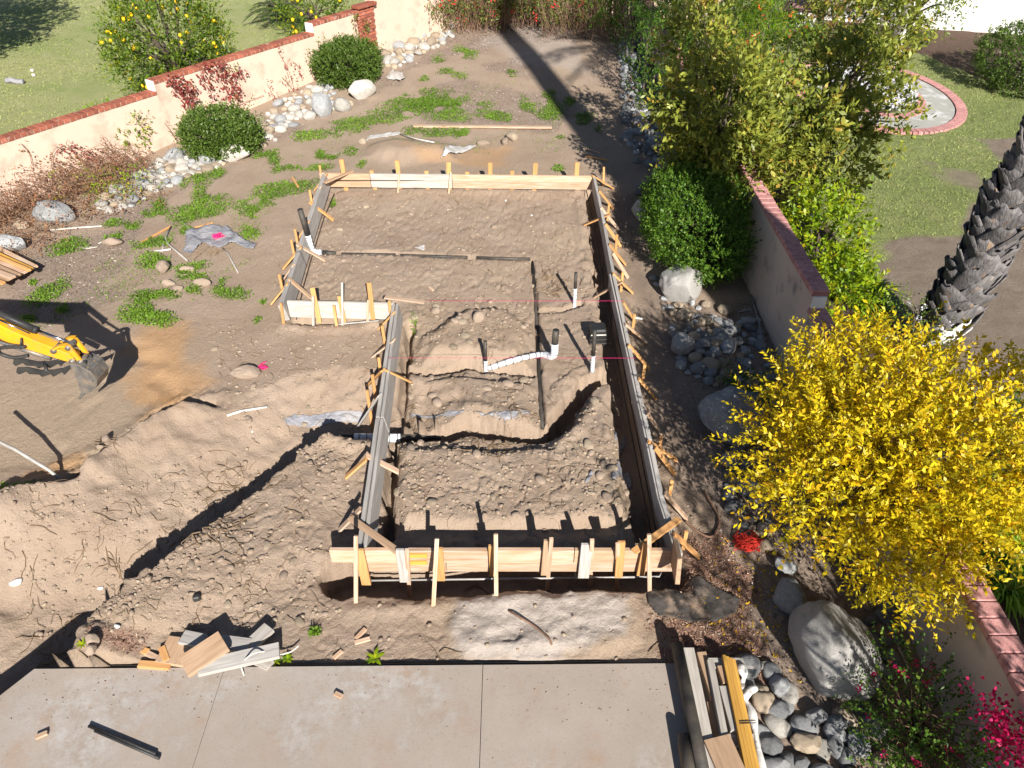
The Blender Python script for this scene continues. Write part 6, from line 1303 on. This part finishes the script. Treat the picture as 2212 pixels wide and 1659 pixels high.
# --- thicket on the back wall, ivy and creepers
def thicket(name, label, boxes, mat, leafn, stemn, L=.06, W=.035, cat='thicket', stem='bramble', flower=None, srad=.006, along=None):
    x0, x1, y0, y1, z1_ = boxes; t = thing(name, label, cat, ((x0 + x1) / 2, (y0 + y1) / 2, 0)); mb = MB(); O = []; D = []
    for _ in range(stemn):
        a = Vector((random.uniform(x0, x1), random.uniform(y0, y1), 0)) if not along else wpt(random.uniform(*along[0]), random.uniform(*along[1])); a.z = float(gz(a.x, a.y)); h = z1_ * random.uniform(.45, 1.1); b = a + Vector((wob(.5), wob(.35) - .1, h)); c = b + Vector((wob(.6), wob(.4) - .15, -h * random.uniform(0, .6)))
        pts = smoothline([a, b, c], 5); mb.add(tube_arr(pts, [srad * (1 - .06 * i) for i in range(len(pts))], 4, False))
        for p in pts[2::2]: O.append(p[:]); D.append((wob(1), wob(1), wob(.8)))
    mb.mk('stems', MT[stem], t)
    if leafn:
        O = np.array(O); D = np.array(D); s_ = rng.choice(len(O), leafn); V_, F_, v_ = sprays(O[s_] + rng.normal(size=(leafn, 3)) * .09, D[s_] + rng.normal(size=(leafn, 3)) * .3, .2, 6, L, W, .2); mk('leaf_mass', V_, F_, mat, t, var=v_)
    if flower:
        s_ = rng.choice(len(O), flower[0]); idx = np.repeat(s_, 10); V_, F_ = leaves(O[idx] + rng.normal(size=(len(idx), 3)) * .06 - [0, .1, 0], rng.normal(size=(len(idx), 3)), .07, .04); mk('blossom', V_, F_, MT[flower[1]] if flower[1] in MT else LT[flower[1]], t, var=rng.random(len(F_)))
    return t
thicket('thicket', 'tangled brown and green thicket with red flowers against the back wall', (-1.9, -.2, 21.2, 22.6, 1.5), LT['thicket'], 1500, 230, flower=(22, 'red'))
thicket('thicket', 'greener thicket left of the dark trunk shadow on the back wall', (-.4, .75, 21.6, 23.0, 1.3), LT['thicket'], 1200, 170)
thicket('thicket', 'loose bougainvillea tangle right of the trunk shadow on the back wall', (.8, 2.0, 20.6, 23.0, 1.2), LT['thicket'], 900, 170, flower=(16, 'red'))
thicket('thicket', 'dark undergrowth in the shaded far right corner', (1.9, 3.2, 20.0, 23.1, 1.6), LT['bushR'], 1100, 90, flower=(8, 'red'))
thicket('dead_brambles', 'bare brown brambles with dry leaves in front of the near peach wall', (-8.4, -8.2, 11.6, 11.8, .50), LT['brown'], 900, 300, L=.045, W=.024, srad=.0055, along=((-6.6, -2.9), (.08, .55)))
thicket('dead_brambles', 'low reddish dead growth around the grey slab boulder', (-8.4, -8.2, 10.6, 10.8, .12), LT['brown'], 500, 100, L=.045, W=.024, srad=.003, along=((-6.6, -3.6), (.5, 1.5)))
thicket('yellow_weed', 'yellow green leafy weed at the right end of the brambles', (-7.3, -7.0, 12.2, 12.5, .3), LT['lime'], 170, 20, L=.05, W=.028, cat='weed', stem='twig')
# creepers drawn on the wall face
def onwall(px, py, out=.03):
    """place on the peach wall face seen at this spot"""
    u = (px - CX) / F; v = (py - CY) / F; dx, dy, dz = u, CT - v * ST, -(ST + v * CT)
    den = dx * WN.x + dy * WN.y; t = ((WALL0.x + WN.x * out) * WN.x + (WALL0.y + WN.y * out) * WN.y) / den
    return Vector((dx * t, dy * t, CH + dz * t))
def creeper(name, label, strands, n, mat, L=.07, W=.05, rad=.005, hang=-.5):
    P0 = onwall(*strands[0][0]); t = thing(name, label, 'creeper', (P0.x, P0.y, 0)); mb = MB(); O = []
    for s_ in strands:
        pts = smoothline([onwall(a, b, .03 + random.random() * .05) for a, b in s_], 5); mb.add(tube_arr(pts, rad, 4, False)); O += [p[:] for p in pts]
    mb.mk('stems', MT['bramble'], t)
    if n:
        O = np.array(O); s_ = rng.choice(len(O), n); P_ = O[s_] + rng.normal(size=(n, 3)) * [.06, .05, .06] + np.array([WN.x, WN.y, 0]) * .03; D = rng.normal(size=(n, 3)) * .5; D[:, 2] += hang
        V_, F_ = leaves(P_, D, L * rng.uniform(.6, 1.2, n), W * rng.uniform(.6, 1.2, n)); mk('leaf_mass', V_, F_, mat, t, var=rng.random(n), kind='stuff')
    return t
creeper('red_creeper', 'deep red creeper hanging below the lemon tree, left strand', [[(362, 170), (380, 180), (395, 195), (400, 215), (410, 240)], [(385, 168), (405, 180), (412, 205), (418, 225)], [(365, 172), (376, 190), (388, 203)], [(405, 185), (414, 200), (408, 230)]], 330, LT['red'])
creeper('red_creeper', 'deep red creeper hanging over the coping, right strand', [[(440, 135), (455, 150), (452, 180), (458, 215)], [(470, 135), (485, 155), (500, 175), (510, 205)], [(480, 140), (470, 165), (490, 195), (485, 215)], [(440, 150), (435, 170), (450, 190)], [(462, 130), (478, 160), (505, 190), (515, 225)], [(500, 165), (515, 160), (525, 155)]], 430, LT['red'])
creeper('red_creeper', 'dry creeper climbing left of the second clipped bush', [[(600, 110), (620, 145), (632, 180), (640, 210)], [(632, 133), (645, 145), (652, 170)], [(640, 205), (622, 180), (610, 168)], [(576, 180), (590, 205), (600, 222)]], 130, LT['red'], L=.06, W=.035)
creeper('red_creeper', 'red creeper arching down the near wall to the stones', [[(120, 330), (150, 318), (185, 330), (215, 345), (240, 362), (262, 382)], [(190, 330), (225, 350), (250, 372)], [(262, 382), (280, 378), (295, 372)], [(240, 340), (250, 360), (260, 385)]], 300, LT['red'], L=.05, W=.04)
creeper('dry_creeper', 'dry stems arching up the near wall above the brambles', [[(115, 395), (112, 340), (125, 318), (150, 335), (165, 350)], [(45, 310), (62, 330), (70, 358)], [(145, 312), (160, 330), (175, 350)], [(355, 265), (370, 285), (385, 312)], [(480, 228), (510, 225), (545, 215), (570, 205)]], 90, LT['brown'], L=.05, W=.03)
creeper('pier_creeper', 'green and red creeper on the brick pier', [[(768, 30), (765, 50), (772, 75), (773, 95)], [(775, 45), (790, 50), (800, 62)], [(785, 45), (788, 58), (793, 68)]], 150, LT['thicket'], L=.07, W=.045)
creeper('wall_vine', 'brown vine spreading over the cream wall by the thicket', [[(930, 30), (950, 10), (960, 50)], [(930, 5), (950, 40), (975, 60)], [(925, 15), (960, 20), (980, 30)]], 150, LT['thicket'], L=.07, W=.04)
# ---------------------------------------------------------------- oval path on the right lawn
ov = thing('oval_path', 'oval concrete path edged with pink brick around the white flowers', 'path', (8.12, 17.1, 0))
def ring(rx0, ry0, rx1, ry1, z0, z1_, n=96):
    V_ = []; F_ = []
    for i in range(n):
        a = 2 * math.pi * i / n; ca_, sa_ = math.cos(a), math.sin(a); sq = (abs(ca_) ** 3 + abs(sa_) ** 3) ** (-.0)
        V_ += [(8.12 + rx0 * ca_, 17.1 + ry0 * sa_, z0), (8.12 + rx0 * ca_, 17.1 + ry0 * sa_, z1_), (8.12 + rx1 * ca_, 17.1 + ry1 * sa_, z1_), (8.12 + rx1 * ca_, 17.1 + ry1 * sa_, z0)]
    for i in range(n):
        a = 4 * i; b = 4 * ((i + 1) % n)
        for k in range(3): F_.append((a + k, b + k, b + k + 1, a + k + 1))
    return V_, F_
mk('path_surface', *ring(1.02, 1.62, 1.58, 2.26, -.1, .045), MT['path'], ov)
for rxx, ryy, wd in ((1.70, 2.38, .22), (.92, 1.52, .19)):
    per = math.pi * (3 * (rxx + ryy) - math.sqrt((3 * rxx + ryy) * (rxx + 3 * ryy))); n = int(per / .105); me = box_mesh('edge_brick', wd, .095, .07, MT['brick_pink'], .006)
    acc = 0; N_ = 2000; pts = [(8.12 + rxx * math.cos(2 * math.pi * k / N_), 17.1 + ryy * math.sin(2 * math.pi * k / N_)) for k in range(N_ + 1)]; step = per / n; nx_ = 0
    for k in range(N_):
        if acc >= nx_ and pts[k][1] < 19.6:
            dx, dy = pts[k + 1][0] - pts[k][0], pts[k + 1][1] - pts[k][1]; inst('edge_brick', me, mat4((pts[k][0], pts[k][1], .035 + wob(.003)), Matrix.Rotation(math.atan2(dy, dx) + math.pi / 2, 3, 'Z')), ov); nx_ += step
        acc += math.hypot(pts[k + 1][0] - pts[k][0], pts[k + 1][1] - pts[k][1])
n = 5200; a = rng.uniform(0, 6.28, n); q = np.sqrt(rng.random(n)); X = 8.12 + .82 * q * np.cos(a); Y = 17.1 + 1.35 * q * np.sin(a); P_ = np.stack([X, Y, .08 + .14 * rng.random(n)], -1); V_, F_ = leaves(P_, rng.normal(size=(n, 3)) + [0, 0, .5], .07, .045)
mk('white_flower_bed', V_, F_, LT['flower_white'], var=np.clip(rng.random(n) * 1.05, 0, 1), loc=(8.12, 17.1, 0), label='dense bed of small white flowers inside the oval path', cat='flower bed')
# border edging along the lawn
for a, b, lab in (((1718, 420), (1752, 468), 'white edging strip behind the wall at the lime shrub'), ((1806, 528), (1850, 575), 'pale edging strip between the strap leaves and bare lawn, upper'), ((1850, 577), (1888, 612), 'pale edging strip between the strap leaves and bare lawn, lower')):
    plank('edging_strip', PZ(*a, .05), PZ(*b, .05), .07, .06, MT['path'], None, label=lab, cat='edging')
mk('white_step', *tube_arr([PZ(1738, 52, .0), PZ(1738, 52, .06)], .4, 4), MT['plaster'], loc=tuple(PZ(1738, 52, 0)), label='white stone piece at the end of the flowering hedge', cat='stone')
lum('brick_step', (1735, -10), (1728, 38), .55, .06, .05, 'wood_dusty', 'pink paved strip beyond the hedge at the top edge', 'paving')
bpy.data.objects['brick_step'].data.materials[0] = MT['brick_pink']
# ---------------------------------------------------------------- palm trunk
def palm(name, label, base, H, r0, r1, seed, detailed=True):
    t = thing(name, label, 'palm tree', tuple(base)); b = Vector(base); lean = (Vector((.10, .0, 1)) if detailed else Vector((0, 0, 1))).normalized()
    tube('trunk', [b - Vector((0, 0, .1)), b + lean * .4, b + lean * H * .5, b + lean * H], [r0 * 1.15, r0, (r0 + r1) / 2, r1], MT['bark'], t, 16)
    if detailed:
        # one leaf base: a cupped, tapering, outward curving husk
        def husk(mat):
            V_ = []; F_ = []; nu, nv2 = 6, 6
            for s_ in (0, 1):
                for j in range(nv2):
                    tt = j / (nv2 - 1); wd = .19 * (1 - .72 * tt ** 1.5); zz = .27 * tt; out = .02 + .10 * tt ** 1.6 + .02 * math.sin(tt * 3)
                    for i in range(nu):
                        uu = i / (nu - 1) * 2 - 1; V_.append((out - .06 * uu * uu * (1 - .6 * tt) - s_ * .016, uu * wd, zz + .02 * uu * uu))
            k = nu * nv2
            for j in range(nv2 - 1):
                for i in range(nu - 1):
                    a = j * nu + i; F_.append((a, a + 1, a + nu + 1, a + nu)); F_.append((k + a, k + a + nu, k + a + nu + 1, k + a + 1))
            for i in range(nu - 1): a = (nv2 - 1) * nu + i; F_.append((a, a + 1, k + a + 1, k + a)); 
            for j in range(nv2 - 1):
                a = j * nu; F_.append((a, a + nu, k + a + nu, k + a)); a += nu - 1; F_.append((a, k + a, k + a + nu, a + nu))
            me = bpy.data.meshes.new('leaf_base'); me.from_pydata(V_, [], F_); me.update(); me.polygons.foreach_set('use_smooth', np.ones(len(F_), dtype=bool)); me.materials.append(MT[mat]); return me
        hb, hw = husk('boot'), husk('bark_white'); cnt = 0; rest = MB(); dz = .0165; i = 0; z = .12
        while z < H - .4:
            ang = i * 2.39996 + wob(.12); p = b + lean * z; rr = r0 + (r1 - r0) * z / H; d = Vector((math.cos(ang), math.sin(ang), 0)); sc_ = random.uniform(.85, 1.25)
            Rm = Matrix((d, Vector((-d.y, d.x, 0)), Vector((0, 0, 1)))).transposed() @ Matrix.Rotation(random.uniform(-.08, .16), 3, 'Y') @ Matrix.Rotation(wob(.35), 3, 'X')
            W_ = mat4(p + d * (rr - .03), Rm @ Matrix.Diagonal((sc_, sc_, sc_)).to_3x3())
            if cnt < 215: inst('leaf_base', hw if z < .32 and random.random() < .6 else hb, W_, t); cnt += 1
            else: rest.add(([W_ @ v.co for v in hb.vertices], [tuple(p_.vertices) for p_ in hb.polygons]))
            i += 1; z += dz
        rest.mk('upper_leaf_bases', MT['boot'], t, kind='stuff', smooth=True)
    fronds(t, b + lean * H, 34, 2.6, -.4, 1.3, LT['palm'], .45, .035, .5)
palm('palm_tree', 'thick palm trunk clad in overlapping grey leaf bases at the right edge', (5.32, 7.55, 0), 8.0, .20, .20, 1)
palm('palm_tree', 'tall slender palm outside the right edge that throws the long trunk shadow', (5.15, .3, 0), 17.0, .34, .28, 2, False)
# tree outside the upper left that shades the lawn corner
plant('shade_tree', 'broad tree outside the left edge shading the corner of the pale lawn', 'tree', (-14.0, 17.6, 0), [((-14.2, 17.8, 3.2), (2.5, 2.3, 1.6), 1500, 10, .16, .08, .6, .1, .3, .3, .3, 61)], LT['bush'], tr=.2, nl=20)
